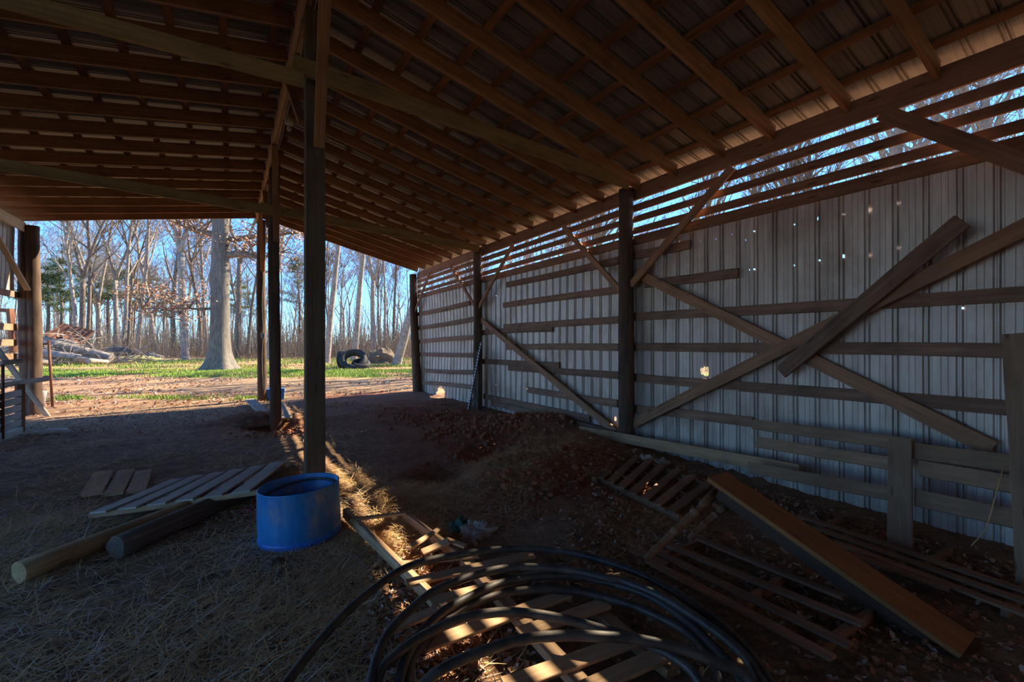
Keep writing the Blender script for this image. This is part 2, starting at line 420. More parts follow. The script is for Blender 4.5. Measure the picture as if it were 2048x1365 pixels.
wall_sheet('wall_left.002', 'ribbed sheet wall added on the left beyond the side opening to limit side light, outside the photograph', XL-.17, 5.2, 9.6, -.1, 4.35, [], sgn=-1)  # also added out of view, closes the rest of the left to daylight
wall_sheet('wall_left.003', 'ribbed sheets added over the side opening on the left to cut sky light, outside the photograph', XL-.17, 0.0, 5.2, 3.2, 4.35, [], sgn=-1)  # added header, lowers the opening so less blue sky light enters
V = [(XL-.2, YBACK, -.1), (W+.2, YBACK, -.1), (W+.2, YBACK, 4.2), (XR, YBACK, 5.35), (XL-.2, YBACK, 4.6), (XL-.2, YBACK-.04, -.1), (W+.2, YBACK-.04, -.1), (W+.2, YBACK-.04, 4.2), (XR, YBACK-.04, 5.35), (XL-.2, YBACK-.04, 4.6)]
tag(link('wall_back_added', mesh(V, [(0, 1, 2, 3, 4), (9, 8, 7, 6, 5)]), M['sheet']), 'unseen end wall added behind the viewer to shut out light', kind='structure')  # added out of view to keep light from behind off the roof

# ------------------------------------------------------------------ frame: posts
ORD = ['first', 'second', 'third', 'fourth', 'fifth', 'sixth', 'seventh', 'eighth', 'ninth', 'tenth', 'eleventh', 'twelfth', 'thirteenth', 'fourteenth',
       'fifteenth', 'sixteenth', 'seventeenth', 'eighteenth', 'nineteenth', 'twentieth', 'twenty-first', 'twenty-second', 'twenty-third', 'twenty-fourth',
       'twenty-fifth', 'twenty-sixth', 'twenty-seventh', 'twenty-eighth']
UP = Vector((0, 0, 1)); YV = Vector((0, 1, 0)); XV = Vector((1, 0, 0))
board('ridge_post', Vector((XR, YA, -.1)), Vector((XR, YA, 5.2)), .185, .165, XV, M['postsq'], label='thick squared brown ridge post standing behind the blue tub', cat='post', bow=.002)
pole('ridge_post.001', (XR, YB, -.4), (XR, YB, 5.2), .105, .10, M['post'], label='dark round ridge post standing in a dug pit', cat='post', seed=3)
pole('ridge_post.002', (XR, YG-.1, -.1), (XR, YG-.1, 5.15), .125, .11, M['post'], label='round ridge post at the open gable with a cable running down it', cat='post', seed=4)
pole('wall_post', (W, YA, -.1), (W, YA, 4.1), .125, .112, M['post'], label='dark round post in the right wall where the crossed braces begin', cat='post', seed=5)
pole('wall_post.001', (W, YB, -.1), (W, YB, 4.06), .12, .10, M['post'], label='dark round post in the right wall with the jack leaning on it', cat='post', seed=6)
pc0 = onX(834, 792, W); pc1 = onX(819, 549, W); pc0.z = -.1
pole('wall_post.002', pc0, Vector((W, YG+.12, 3.98)), .15, .12, M['post'], label='leaning corner post at the far end of the right wall', cat='post', seed=8)
for i, (u, s, lb) in enumerate(((54, 1, 'left of two rough posts standing together at the gable opening'), (68, 2, 'right of two rough posts standing together at the gable opening'))):
    p = onY(u, 828, YG-.05-.1*i); pole('gable_post', (p.x, p.y, -.1), (p.x-.02, p.y, 4.35), .118, .125, M['post'], label=lb, cat='post', rough=.09, seed=20+s)
board('wall_stub_post', onX(958, 832, W-.12)+Vector((0, 0, -.1)), onX(958, 702, W-.12), .13, .12, YV, M['post'], label='short blackened post set against the jack post', cat='post')

# ridge beam in sections
for i, (a, b, lb) in enumerate(((YBACK, 5.9, 'nearest'), (5.9, 10.9, 'middle'), (10.9, YG+.1, 'farthest'))):
    rb = thing('ridge_beam', f'{lb} length of the pale doubled ridge beam', 'beam', (XR-.1, a, 5.2), 'ridge beam lengths')
    board('plank', Vector((XR-.115, a, 5.20)), Vector((XR-.115, b, 5.20)), .20, .045, UP, M['beam'], rb)
    board('plank', Vector((XR-.062, a+.3, 5.225)), Vector((XR-.062, b-.02, 5.225)), .19, .045, UP, M['beam'], rb)
# knee braces at the ridge posts
for (y, lbn) in ((YA, 'squared post'), (YB, 'post in the pit'), (YG-.1, 'gable post')):
    r_ = .12
    board('knee_brace', Vector((XR+.02, y-r_-.03, 3.68)), Vector((XR-.10, y-1.40, 5.08)), .10, .045, XV, M['rafter'], label=f'knee brace rising from the {lbn} towards the viewer', cat='brace')
    if y < 14: board('knee_brace', Vector((XR-.09, y+r_+.02, 4.0)), Vector((XR-.09, y+1.5, 5.10)), .10, .045, XV, M['rafter'], label=f'knee brace rising from the {lbn} away from the viewer', cat='brace')

# tie boards
def tie(u0, v0, u1, v1, y, lb, wid=.18, xend=None, ext=False):
    a = onY(u0, v0, y); b = onY(u1, v1, y)
    if xend is not None:
        t = (xend-a.x)/(b.x-a.x); b = a+(b-a)*t
    return board('tie_board', a, b, wid, .045, UP, M['tie'], label=lb, cat='tie board', bow=.01)
tie(585, 127, 1256, 367, YA-.15, 'long sagging tie board from the squared post to the right wall')
tie(607, 160, 0, -6, YA-.20, 'long tie board from the squared post towards the upper left', xend=XL, wid=.145)
tie(521, 414, 958, 497, YB-.13, 'tie board from the pit post across to the jack post')
tie(560, 424, 0, 330, YB-.18, 'tie board from the pit post towards the left wall', xend=XL)

# rafters
RY = [YG-.05]
Y_right = [1.41-.71*k for k in range(9, 0, -1)]+[1.41, 2.11, 2.85, 3.49, 4.24, 4.92, 5.72, 6.44, 7.16, 7.85]+[7.85+.69*k for k in range(1, 11)]
def rafter(side, y, k, tot):
    x0, x1 = (XR-.02, W+.122) if side == 'right' else (XR-.14, XL-.35)
    z0 = roofz(x0)+.09; z1 = roofz(x1)+.09
    yy = random.uniform(-.02, .02)
    place = ORD[k] if k < len(ORD) else 'last'
    board('rafter', Vector((x0, y, z0)), Vector((x1, y+yy, z1)), .18, .042, UP, M['rafter'],
          label=f'rafter on the {side} roof slope, {place} from the open gable', cat='rafter', group=f'rafters of the {side} roof slope', bow=.006)
yr = [y for y in sorted(Y_right, reverse=True) if y > -2.5]
for k, y in enumerate(yr): rafter('right', y, k, len(yr))
yl = [YG-.04-.708*k for k in range(24) if YG-.04-.708*k > -2.5]
for k, y in enumerate(yl): rafter('left', y, k, len(yl))
# battens on top of the rafters
for side in ('right', 'left'):
    k = 0
    while True:
        x = (XR+.10+.49*k) if side == 'right' else (XR-.32-.50*k)
        if x > W+.35 or x < XL-.3: break
        zz = roofz(x)+.18+.02
        d = Vector((1, 0, -.25)) if side == 'right' else Vector((1, 0, .16))
        board('roof_batten', Vector((x, YBACK, zz)), Vector((x, YG+.12, zz)), .085, .038, d, M['batten'],
              label=f'roof batten on the {side} slope, {ORD[k]} down from the ridge', cat='batten', group=f'battens of the {side} roof slope', bow=.012)
        k += 1

# wall plates
XP = W+.06+.02
def wallboard(name, u0, v0, u1, v1, wid, th, x, mat, label, cat, group=None, bow=None, ragged=.004, x1=None, w1=None):
    return board(name, onX(u0, v0, x), onX(u1, v1, x if x1 is None else x1), wid, th, UP, mat, label=label, cat=cat, group=group, bow=bow, ragged=ragged, w1=w1)
for (a, b, za, zb, lb) in ((YBACK, YA, 4.055, 4.05, 'nearest length of the deep plate beam along the right wall top'), (YA+.02, YB, 4.045, 4.0, 'middle length of the plate beam along the right wall top'),
                       (YB+.02, YG+.05, 3.99, 3.935, 'farthest length of the plate beam ending at the corner post')):
    board('plate_beam', Vector((W+.15, a, za)), Vector((W+.15, b, zb)), .235, .045, UP, M['plate'], label=lb, cat='beam', bow=.006)
# open slats under the plate
SL = [(3.815, .11, 'topmost open slat under the plate'), (3.637, .10, 'middle open slat'), (3.455, .105, 'lowest open slat')]
BAYS = [(-4.5, YA-.01, 'in the near bay', 0, .0), (YA+.01, YB-.01, 'in the middle bay', .0, -.035), (YB+.01, YG, 'in the far bay', -.035, -.075)]
SLK = []
for zc_, wd, lb in SL:
    for a, b, bl, da, db in BAYS:
        board('wall_slat', Vector((W+.145, a, zc_+da)), Vector((W+.145, b, zc_+db+random.uniform(-.008, .006))), wd, .025, UP, M['plate'], label=f'{lb} of the right wall, {bl}', cat='slat', group='open slats below the plate', bow=.008)
for a, b, bl, da, db in BAYS:
    board('wall_slat', Vector((W+.145, a, 3.305+da)), Vector((W+.145, b, 3.30+db)), .14, .028, UP, M['plate'], label=f'wide board capping the metal sheets {bl}', cat='board', group='capping boards on the right wall', bow=.008)
# girts
XG = W+.142
G = [(1262,512,1380,489,'short stub girt beside the cross-brace post, highest of the near bay'), (1290,568,1476,546,'girt ending halfway, second of the near bay'),
     (1262,634,2160,581,'long girt above the brace crossing in the near bay'), (1262,694,1600,696,'left girt meeting the brace crossing'), (1600,697,2160,706,'right girt beyond the brace crossing'),
     (1262,755,1480,771,'left girt below the green hole'), (1478,773,2160,829,'right girt passing below the brace crossing'), (1264,818,1506,845,'lowest girt of the near bay, running behind the fence panel'),
     (1013,570,1237,521,'highest girt of the middle bay'), (1007,611,1237,580,'second girt of the middle bay'), (1008,654,1237,640,'girt just above the short patch board in the middle bay'),
     (964,666,1105,658,'short patch board beside the jack post, upper'), (1013,695,1237,695,'level girt at mid height of the middle bay'), (964,723,1119,731,'short patch board beside the jack post, lower'),
     (1017,736,1237,751,'girt dropping to the right below the patch board'), (1056,780,1235,808,'girt crossing the long brace near its foot'), (968,793,1180,838,'reddish low girt dropping into the dirt pile'),
     (983,806,1215,862,'lowest broken girt behind the dirt pile'),
     (831,630,940,606,'highest girt of the far bay'), (833,657,949,638,'second girt of the far bay'), (836,684,949,675,'third girt of the far bay'), (838,709,949,711,'fourth girt of the far bay'),
     (841,741,949,745,'fifth girt of the far bay'), (846,766,945,775,'lowest girt of the far bay')]
for u0, v0, u1, v1, lb in G:
    wallboard('girt', u0, v0, u1, v1, .125, .036, XG, M['girt'], lb, 'girt', 'girts of the right wall', bow=.02)
# diagonal braces
def br(u0, v0, u1, v1, x, lb, wid=.125, mat='brace', x1=None, th=.04): return wallboard('diagonal_brace', u0, v0, u1, v1, wid, th, x, M[mat], lb, 'brace', x1=x1)
br(1275, 547, 1985, 898, W+.095, 'long diagonal brace falling to the right across the near bay', .14)
br(1262, 850, 2100, 430, W+.045, 'long diagonal brace rising to the right across the near bay', .14)
br(1562, 745, 1925, 442, W-.02, 'loose dark board resting on the crossed braces', .15, 'girt', x1=W-.06)
br(962, 640, 1240, 872, W+.06, 'long diagonal brace across the middle bay', .13)
br(1127, 455, 1243, 584, W+.06, 'knee brace left of the cross-brace post', .10, x1=W-.0)
br(1262, 570, 1465, 335, W-.0, 'knee brace right of the cross-brace post', .11, x1=W+.06)
br(901, 533, 949, 612, W+.06, 'knee brace left of the jack post', .09, x1=W)
br(955, 620, 1026, 489, W, 'knee brace right of the jack post', .09, x1=W+.06)
br(824, 640, 859, 547, W, 'knee brace at the far corner post', .09, x1=W+.06)
br(1765, 226, 2160, 368, W+.06, 'wide knee brace at the upper right running off to the near post', .14, 'plate', x1=W-.05)

# left wall top and brace
board('plate_beam', Vector((XL+.02, 8.0, 4.30)), Vector((XL+.02, YG-.2, 4.30)), .22, .045, UP, M['pale'], label='pale new plate beam ending at the left gable posts', cat='beam')
pk1 = atd(55, 580, 10.0); pk0 = Vector((XL+.06, pk1.y-1.5, 4.2))
board('knee_brace', pk1, onX(-30, 430, XL+.10), .10, .045, XV, M['pale'], label='pale knee brace below the new plate beam on the left', cat='brace')
for i, (va, vb) in enumerate(((656, 656), (686, 686), (713, 714))):
    a = onX(42, va, XL-.12); z = a.z
    board('fence_rail', Vector((XL-.13, YG-.15, z)), Vector((XL-.13, 10.2, z+.02)), .145, .025, UP, M['panel'], label=f'{["top","middle","bottom"][i]} grey rail fixed to the left gable posts', cat='rail', group='grey rails on the left')
board('girt', Vector((XL-.12, YG-.1, 2.75)), Vector((XL-.12, 9.8, 2.75)), .14, .036, UP, M['girt'], label='dark board along the bottom of the left sheet wall', cat='girt')

# ------------------------------------------------------------------ light fitting and cables
lp = onY(578, 250, 7.6)
lf = thing('light_fixture', 'porcelain lamp holder with a bare bulb hanging beside the ridge beam', 'lamp', lp)
hz = 5.16
lathe('lamp_holder', [(0, .10), (.03, .10), (.055, .06), (.06, .03), (.05, .01), (.022, 0), (0, 0)], M['porcelain'], lf, lp, 20)
lathe('bulb', [(0, -.10), (.018, -.096), (.03, -.075), (.032, -.055), (.024, -.03), (.014, -.012), (.014, .0)], M['porcelain'], lf, lp, 18)
tube('bracket', [lp+Vector((0, 0, .10)), lp+Vector((-.03, 0, .22)), Vector((XR-.03, lp.y, 5.30))], .008, M['wire'], lf, 6)
tube('cable', [Vector((XR-.02+.012*math.sin(y*3.1), y, 5.14+.035*math.sin(y*2.3))) for y in np.arange(4.6, 14.3, .3)], .006, M['wire'], None, 5, label='pale cable stapled along the ridge beam', cat='cable')
tube('cable', [Vector((XR+.02+.012*math.sin(z*4), YG-.245, z)) for z in np.arange(.3, 5.1, .3)], .007, M['wire'], None, 5, label='grey cable running down the round gable post', cat='cable')
jb = Vector((XR+.03, YG-.26, 1.86))
bx = thing('junction_box', 'small grey electrical box on the round gable post', 'box', jb)
board('box', jb-Vector((0, 0, .07)), jb+Vector((0, 0, .07)), .09, .05, XV, M['stone'], bx)
board('cover_plate', jb+Vector((0, -.03, -.06)), jb+Vector((0, -.03, .06)), .075, .006, XV, M['steel_lt'], bx)

# ------------------------------------------------------------------ fence panel leaning on the right wall
PP = Vector((4.68, 0, 0)); PN = Vector((1, 0, -.5)).normalized(); PU = Vector((.5, 0, 1)).normalized()
fp = thing('board_fence', 'broken grey-brown board fence panel leaning on the metal wall', 'fence', onP(1803, 1100, PP, PN))
def pb(name, c, off, parent=fp, mat='panel', **kw):
    (u0, v0, u1, v1), wd = c
    a = onP(u0, v0, PP, PN)-PN*off; b = onP(u1, v1, PP, PN)-PN*off
    return board(name, a, b, wd, .024, PU, M[mat], parent, ragged=.02, **kw)
pb('rail', ((1506, 849, 1823, 890), .115), 0); pb('rail', ((1511, 884, 1784, 928), .115), 0); pb('rail', ((1497, 935, 1784, 989), .12), 0)
pp2 = thing('board_fence', 'second board fence panel leaning on the metal wall, behind the tall leaning plank', 'fence', onP(1930, 1040, PP, PN))
pb('rail', ((1828, 901, 2060, 931), .14), -.02, pp2); pb('rail', ((1840, 936, 2060, 975), .135), -.02, pp2); pb('rail', ((1828, 994, 2060, 1044), .14), -.02, pp2)
a = onP(1803, 1106, PP, PN)-PN*.035; b = onP(1803, 884, PP, PN)-PN*.035
board('upright', a, b, .165, .026, YV, M['panel'], fp, ragged=.012)
a = onZ(2058, 1170, .02); a = Vector((4.72, a.y, .02)); b0 = onX(2012, 700, 5.02)
pl0 = onZ(2033, 1168, .02); plx = pl0+Vector((0, -.12, 0)); plt = onX(2004, 668, 5.12)+Vector((0, -.12, 0))
board('plank', plx, plt, .24, .045, YV, M['panel'], label='tall thick plank leaning upright at the right edge', cat='plank', bow=.01)
tube('rope', [onP(2010, 940, PP, PN)-PN*.06, onP(1995, 1000, PP, PN)-PN*.07, onP(1978, 1060, PP, PN)-PN*.06, onP(1960, 1085, PP, PN)-PN*.08, onP(1950, 1098, PP, PN)-PN*.1], .004, M['straw1'], None, 5, label='frayed tan rope hanging in front of the fence panel', cat='rope')
a = onX(1160, 861, 5.12); b = onX(1600, 943, 5.14)
board('plank', a, b, .145, .038, UP, M['pallet'], label='long reddish plank on edge along the foot of the right wall', cat='plank')
a = onX(1290, 845, 5.36); 
board('plank', onX(1140, 845, 5.3), onX(1230, 868, 5.3), .10, .03, UP, M['girt'], label='short broken board at the foot of the cross-brace post', cat='plank')

# ------------------------------------------------------------------ pallets
def pallet(label, A, B, Cc, D, nsl, mat, sw=.09, hgt=.1, rails=3, skip=(), jitter=.012, group=None, rmat=None):
    """slats run from edge A-B to edge D-C; rails run under them"""
    rmat = rmat or mat
    t = thing('pallet', label, 'pallet', (A+B+Cc+D)/4, group)
    n = (B-A).cross(D-A).normalized()
    if n.z < 0: n = -n
    for i in range(rails):
        f = .03+.94*i/(rails-1)
        p = A.lerp(D, f)-n*(hgt*.5); q = B.lerp(Cc, f)-n*(hgt*.5)
        board('stringer', p, q, hgt-.02, .036, n, rmat, t)
    for k in range(nsl):
        if k in skip: continue
        f = (k+.5)/nsl
        p = A.lerp(B, f)+n*.0; q = D.lerp(Cc, f)
        d = (q-p).normalized()
        jit = random.uniform(-jitter, jitter)
        p = p-d*.02+(B-A).normalized()*jit; q = q+d*(.02+random.uniform(0, .03))
        board('slat', p, q, sw, .018, (B-A), mat, t, ragged=.006)
    return t
z_ = .10
pallet('old pallet lying flat beside the dirt pile at the wall foot', onZ(1172, 943, .09), onZ(1358, 1030, .09), onZ(1436, 972, .09), onZ(1222, 893, .09), 8, M['pallet_dark'], .10, .12)
A_, B_, C__, D_ = onZ(172, 1028, .07), onZ(512, 980, .25), onZ(573, 925, .25), onZ(350, 962, .10)
D_ = onZ(332, 964, .10)
pallet('pale slatted pallet propped on two round poles left of the blue tub', A_, B_, C__, D_, 6, M['grey'], .175, .07, rails=2, rmat=M['pallet'])
# panel pressed in the dirt
t = thing('floor_boards', 'three dirty boards pressed into the floor on the left', 'panel', onZ(230, 968, .01))
for (a, b, c, d) in (((158, 992), (205, 990), (232, 943), (183, 946)), ((206, 990), (248, 988), (272, 941), (235, 943)), ((250, 986), (292, 984), (300, 945), (275, 942))):
    p0 = (onZ(*a, .025)+onZ(*b, .025))/2; p1 = (onZ(*c, .025)+onZ(*d, .025))/2
    board('board', p0, p1, (onZ(*a, .025)-onZ(*b, .025)).length*.82, .03, (onZ(*b, .025)-onZ(*a, .025)), M['pallet'], t, ragged=.02)
# the broken pallet under the pipe coil
bp = thing('pallet', 'broken pallet with loose sunlit slats under the black pipe coil', 'pallet', onZ(1000, 1200, .06))
def seg(parent, name, u0, v0, u1, v1, z0, wd, th=.02, mat='pallet', z1=None, flat=True, **kw):
    a = onZ(u0, v0, z0); b = onZ(u1, v1, z0 if z1 is None else z1)
    up = UP.cross((b-a).normalized()) if flat else UP
    return board(name, a, b, wd, th, up, M[mat], parent, ragged=.008, **kw)
seg(bp, 'stringer', 690, 1026, 905, 1238, .075, .085, .045, flat=False)
seg(bp, 'stringer', 808, 1030, 915, 1112, .07, .08, .04, flat=False)
seg(bp, 'stringer', 930, 1122, 1185, 1395, .07, .085, .05, flat=True)
seg(bp, 'stringer', 1190, 1222, 1345, 1345, .05, .085, .05, flat=True)
seg(bp, 'slat', 700, 1040, 812, 1027, .12, .05)
seg(bp, 'slat', 816, 1098, 880, 1058, .14, .05, z1=.10)
seg(bp, 'slat', 845, 1106, 896, 1084, .10, .09, z1=.14)
seg(bp, 'slat', 893, 1080, 932, 1094, .13, .05)
seg(bp, 'slat', 797, 1128, 957, 1113, .11, .05)
seg(bp, 'slat', 812, 1168, 1066, 1110, .11, .095)
seg(bp, 'slat', 858, 1205, 1105, 1142, .11, .095)
seg(bp, 'slat', 772, 1262, 876, 1220, .10, .08)
seg(bp, 'slat', 850, 1292, 1135, 1188, .11, .10)
seg(bp, 'slat', 1040, 1268, 1212, 1208, .11, .10)
seg(bp, 'slat', 1010, 1372, 1268, 1280, .11, .10)
seg(bp, 'slat', 1165, 1382, 1330, 1308, .10, .10)
# long slatted pallet on the right
ep = thing('pallet', 'long dark slatted pallet between the pipe coil and the turned-leg bench', 'pallet', onZ(1500, 1180, .06))
for u0, v0, u1, v1 in ((1396, 1077, 1690, 1196), (1337, 1091, 1728, 1250), (1316, 1106, 1700, 1292), (1296, 1122, 1668, 1318), (1262, 1100, 1330, 1128)):
    seg(ep, 'slat', u0, v0, u1, v1, .09, .072, .02, 'pallet_dark')
for u0, v0, u1, v1 in ((1300, 1125, 1420, 1080), (1480, 1215, 1590, 1145), (1640, 1300, 1740, 1230)):
    seg(ep, 'stringer', u0, v0, u1, v1, .035, .07, .04, 'pallet_dark', flat=False)
rp = thing('pallet', 'long dark slatted pallet lying below the fence panels', 'pallet', onZ(1800, 1130, .06))
for u0, v0, u1, v1 in ((1600, 1032, 2100, 1200), (1630, 1055, 2100, 1222), (1668, 1084, 2080, 1240), (1700, 1108, 1900, 1180)):
    seg(rp, 'slat', u0, v0, u1, v1, .08, .075, .02, 'pallet_dark')
for u0, v0, u1, v1 in ((1630, 1078, 1680, 1040), (1840, 1150, 1900, 1100), (2010, 1225, 2060, 1170)):
    seg(rp, 'stringer', u0, v0, u1, v1, .03, .07, .04, 'pallet_dark', flat=False)

# ------------------------------------------------------------------ poles on the floor
pole('wooden_pole', onZ(38, 1146, .085), onZ(480, 975, .09), .074, .066, M['pole'], label='long peeled yellow pole lying under the pale pallet', cat='pole', rough=.03, sides=20, seed=31)
pole('log', onZ(230, 1096, .08), onZ(590, 942, .09), .088, .075, M['log'], label='dark bark-covered log lying under the pale pallet', cat='log', rough=.08, sides=18, seed=33)

# ------------------------------------------------------------------ blue tub
tc = onZ(602, 1071, 0); tc.z = gh(tc.x, tc.y)-.01
tilt = Matrix.Rotation(math.radians(-2.0), 4, F_).to_quaternion()
tb = thing('barrel_tub', 'cut-down blue plastic barrel tub standing before the squared post', 'tub', tc)
TR = .325; THT = .455
lathe('body', [(TR-.03, .02), (TR-.004, .03), (TR, .06), (TR+.002, THT*.5), (TR-.004, THT-.012), (TR-.001, THT-.004), (TR-.006, THT), (TR-.014, THT-.004), (TR-.012, THT*.5), (TR-.014, .05), (0, .04)], M['tub'], tb, tc, 64, tilt, wob=.03)
lathe('base_band', [(TR-.03, .0), (TR+.001, .0), (TR+.007, .012), (TR+.007, .050), (TR, .058)], M['blue'], tb, tc, 64, tilt, wob=.03, label='brighter blue foot band')
tube('inner_hoop', [tc+Vector(((TR-.04)*math.cos(t), (TR-.04)*math.sin(t), THT-.08+.04*math.sin(t*1.0+1))) for t in np.linspace(0, 2*math.pi*.96, 40)], .012, M['steel'], tb, 6)

# ------------------------------------------------------------------ black pipe coil
LOOPS = [
 ([(540,1420),(575,1365),(625,1300),(680,1238),(735,1188),(800,1142),(860,1121),(940,1107),(1010,1099),(1080,1099),(1160,1110),(1260,1140),(1338,1178),(1408,1225),(1465,1272),(1523,1340),(1560,1410)], .19),
 ([(738,1430),(742,1365),(758,1302),(778,1265),(800,1240),(854,1192),(902,1168),(972,1145),(1028,1136),(1083,1136),(1150,1143),(1217,1158),(1246,1163),(1320,1193),(1396,1239),(1454,1281),(1500,1327),(1530,1390),(1545,1430)], .22),
 ([(792,1430),(798,1365),(815,1312),(841,1268),(872,1236),(905,1212),(967,1181),(1028,1160),(1106,1152),(1173,1156),(1260,1178),(1315,1202),(1385,1253),(1442,1311),(1472,1345),(1500,1420)], .17),
 ([(812,1430),(814,1365),(827,1315),(854,1281),(888,1240),(927,1216),(985,1194),(1039,1183),(1106,1180),(1173,1187),(1260,1210),(1292,1223),(1362,1258),(1408,1300),(1440,1360),(1455,1430)], .13),
 ([(748,1430),(758,1350),(787,1315),(818,1290),(854,1268),(908,1243),(949,1232),(1005,1225),(1061,1228),(1128,1239),(1195,1257),(1260,1275),(1320,1300),(1380,1340),(1420,1400)], .21),
 ([(800,1430),(851,1365),(894,1334),(961,1305),(1039,1281),(1128,1272),(1200,1274),(1269,1279),(1362,1299),(1431,1325),(1488,1350),(1540,1420)], .27)]
def catmull(P, k=5):
    out = []
    for i in range(len(P)-1):
        a = P[max(i-1, 0)]; b = P[i]; c = P[i+1]; d = P[min(i+2, len(P)-1)]
        for j in range(k):
            t = j/k; out.append(.5*((2*b)+(c-a)*t+(2*a-5*b+4*c-d)*t*t+(3*b-a-3*c+d)*t**3))
    out.append(P[-1]); return out
coil0 = onZ(1100, 1250, .02)
V, Fc = [], []; paths = []
for L_, z0 in LOOPS:
    P = []
    for i, (u, v) in enumerate(L_):
        t = i/(len(L_)-1); z = z0*(.35+.65*math.sin(math.pi*min(1, max(0, t)))**.6)+.02
        P.append(onZ(u, v, z)-coil0)
    P = catmull(P); paths.append((P, [.024]*len(P)))
tube_geo(paths, 14, V, Fc)
coil = link('pipe_coil', mesh(V, Fc, True), M['pipe'], None, coil0); tag(coil, 'coil of thick black plastic water pipe lying over the broken pallet', 'pipe coil')

# ------------------------------------------------------------------ bench with turned legs, tipped on the pallets
f1_, f2_ = atd(1410, 962, 3.60), atd(1457, 945, 3.82); n1_, n2_ = atd(1726, 1186, 2.74), atd(1792, 1165, 2.86)
e0 = (f1_+f2_)/2; e1 = (n1_+n2_)/2; e1 = e0+(e1-e0)*1.36
bt = thing('bench', 'dark varnished bench with turned legs tipped over on the pallets', 'bench', Vector((e1.x, e1.y, 0)))
d_ = (e1-e0).normalized(); side = (f2_-f1_)+(n2_-n1_)
side = (side-d_*side.dot(d_)).normalized()
nrm = d_.cross(side).normalized()
if nrm.z < 0: nrm = -nrm
board('seat_board', e0, e1, .27, .035, side, M['bench'], bt, bow=.002)
ap0 = e0+d_*.10-side*.10-nrm*.065; ap1 = e1-d_*.1-side*.10-nrm*.065
board('apron', ap0, ap1, .10, .02, nrm, M['apron'], bt, bow=.002)
board('apron', ap0+side*.20, ap1+side*.20, .10, .02, nrm, M['apron'], bt, bow=.002)
def turned(p0, p1, r, par, lab=None):
    L = (p1-p0).length
    pr = [(0, 0), (.55, .0), (.8, .012), (1, .05), (.95, .09), (1.25, .11), (1.25, .13), (.95, .15), (1.0, .22), (1.12, .30), (1.05, .36), (1.35, .375), (1.35, .395), (.95, .41), (1.1, .50), (1.2, .58), (1.0, .64), (1.4, .655), (1.4, .68), (.9, .70), (.8, .76), (1.25, .79), (1.3, .81), (1.3, 1.0), (0, 1.0)]
    q = (p1-p0).to_track_quat('Z', 'Y')
    return lathe('leg', [(a*r, b*L) for a, b in pr], M['leg'], par, p0, 22, q, label=lab)
l0 = onZ(1292, 1119, .14); l1 = atd(1432, 985, 3.66)
turned(l0, l1, .026, bt)
l2 = onZ(1378, 1078, .17); l3 = atd(1455, 1010, 3.63)
turned(l2, l3, .023, bt, 'shorter darker leg behind the first')

# ------------------------------------------------------------------ jack leaning at the wall
j0 = onZ(934, 834, .02); j0 = onX(934, 834, W-.45); j1 = onX(963, 684, W-.16)
jk = thing('farm_jack', 'tall perforated black farm jack leaning on the wall post', 'jack', j0)
Mj = frame(j1-j0, XV); L = (j1-j0).length
V, Fc, mi = [], [], []
def addbox(V, Fc, Mx, o, c, s):
    b = len(V)
    for dx in (-1, 1):
        for dy in (-1, 1):
            for dz in (-1, 1): V.append(o+Mx @ Vector((c[0]+dx*s[0]/2, c[1]+dy*s[1]/2, c[2]+dz*s[2]/2)))
    for f in ((0,1,3,2),(4,6,7,5),(0,4,5,1),(2,3,7,6),(0,2,6,4),(1,5,7,3)): Fc.append(tuple(b+k for k in f))
for s in (-1, 1): addbox(V, Fc, Mj, Vector(), (L/2, s*.02, 0), (L, .012, .03))
k = 0
while .1+k*.075 < L: addbox(V, Fc, Mj, Vector(), (.1+k*.075, 0, 0), (.035, .03, .025)); k += 1
link('upright_bar', mesh(V, Fc), M['steel'], jk, j0)
V, Fc = [], []; k = 0
while .14+k*.075 < L-.03: addbox(V, Fc, Mj, Vector(), (.135+k*.075, 0, 0), (.026, .044, .031)); k += 1
link('bar_holes', mesh(V, Fc), M['steel_lt'], jk, j0, None)
V, Fc = [], []; addbox(V, Fc, Mj, Vector(), (.34, -.02, .03), (.26, .06, .07)); addbox(V, Fc, Mj, Vector(), (.40, 0, .09), (.05, .05, .12))
link('lifting_mechanism', mesh(V, Fc), M['steel_lt'], jk, j0)
V, Fc = [], []; addbox(V, Fc, frame(UP, XV), Vector(), (.012, 0, 0), (.024, .11, .17)); link('foot', mesh(V, Fc), M['steel'], jk, j0)

# ------------------------------------------------------------------ around the second post
for (a, b, lb) in (((499, 799), (539, 834), 'grey board sloping to the pit, left of the round post'), ((556, 806), (572, 838), 'grey board sloping to the pit, right of the round post')):
    p = onZ(*a, .14); q = onZ(*b, .10)
    board('plank', p, q, .24, .03, UP.cross(q-p), M['grey'], label=lb, cat='plank')
def crumple(name, c, rx, ry, rz, mat, seed, fold=.35, sub=26, **kw):
    V, Fc = [], []; n = sub
    for i in range(n+1):
        th = math.pi*i/n*.5
        for k in range(n*2):
            ph = math.pi*k/n; d = Vector((math.sin(th)*math.cos(ph), math.sin(th)*math.sin(ph), math.cos(th)))
            q = 1+fold*noise.noise(d*2.2+Vector((seed, 0, 0)))+fold*.6*abs(noise.noise(d*5+Vector((0, seed, 0))))
            V.append((d.x*rx*q, d.y*ry*q, max(-.02, d.z*rz*q)))
    for i in range(n):
        for k in range(n*2):
            a = i*n*2+k; b = i*n*2+(k+1) % (n*2); Fc.append((a, a+n*2, b+n*2, b))
    V.append((0, 0, 0))
    o = link(name, mesh(V, Fc, True), mat, None, c); return tag(o, **kw)
def on_ground(u, v): 
    p = onZ(u, v, 0)
    for _ in range(3): p = onZ(u, v, gh(p.x, p.y))
    return p
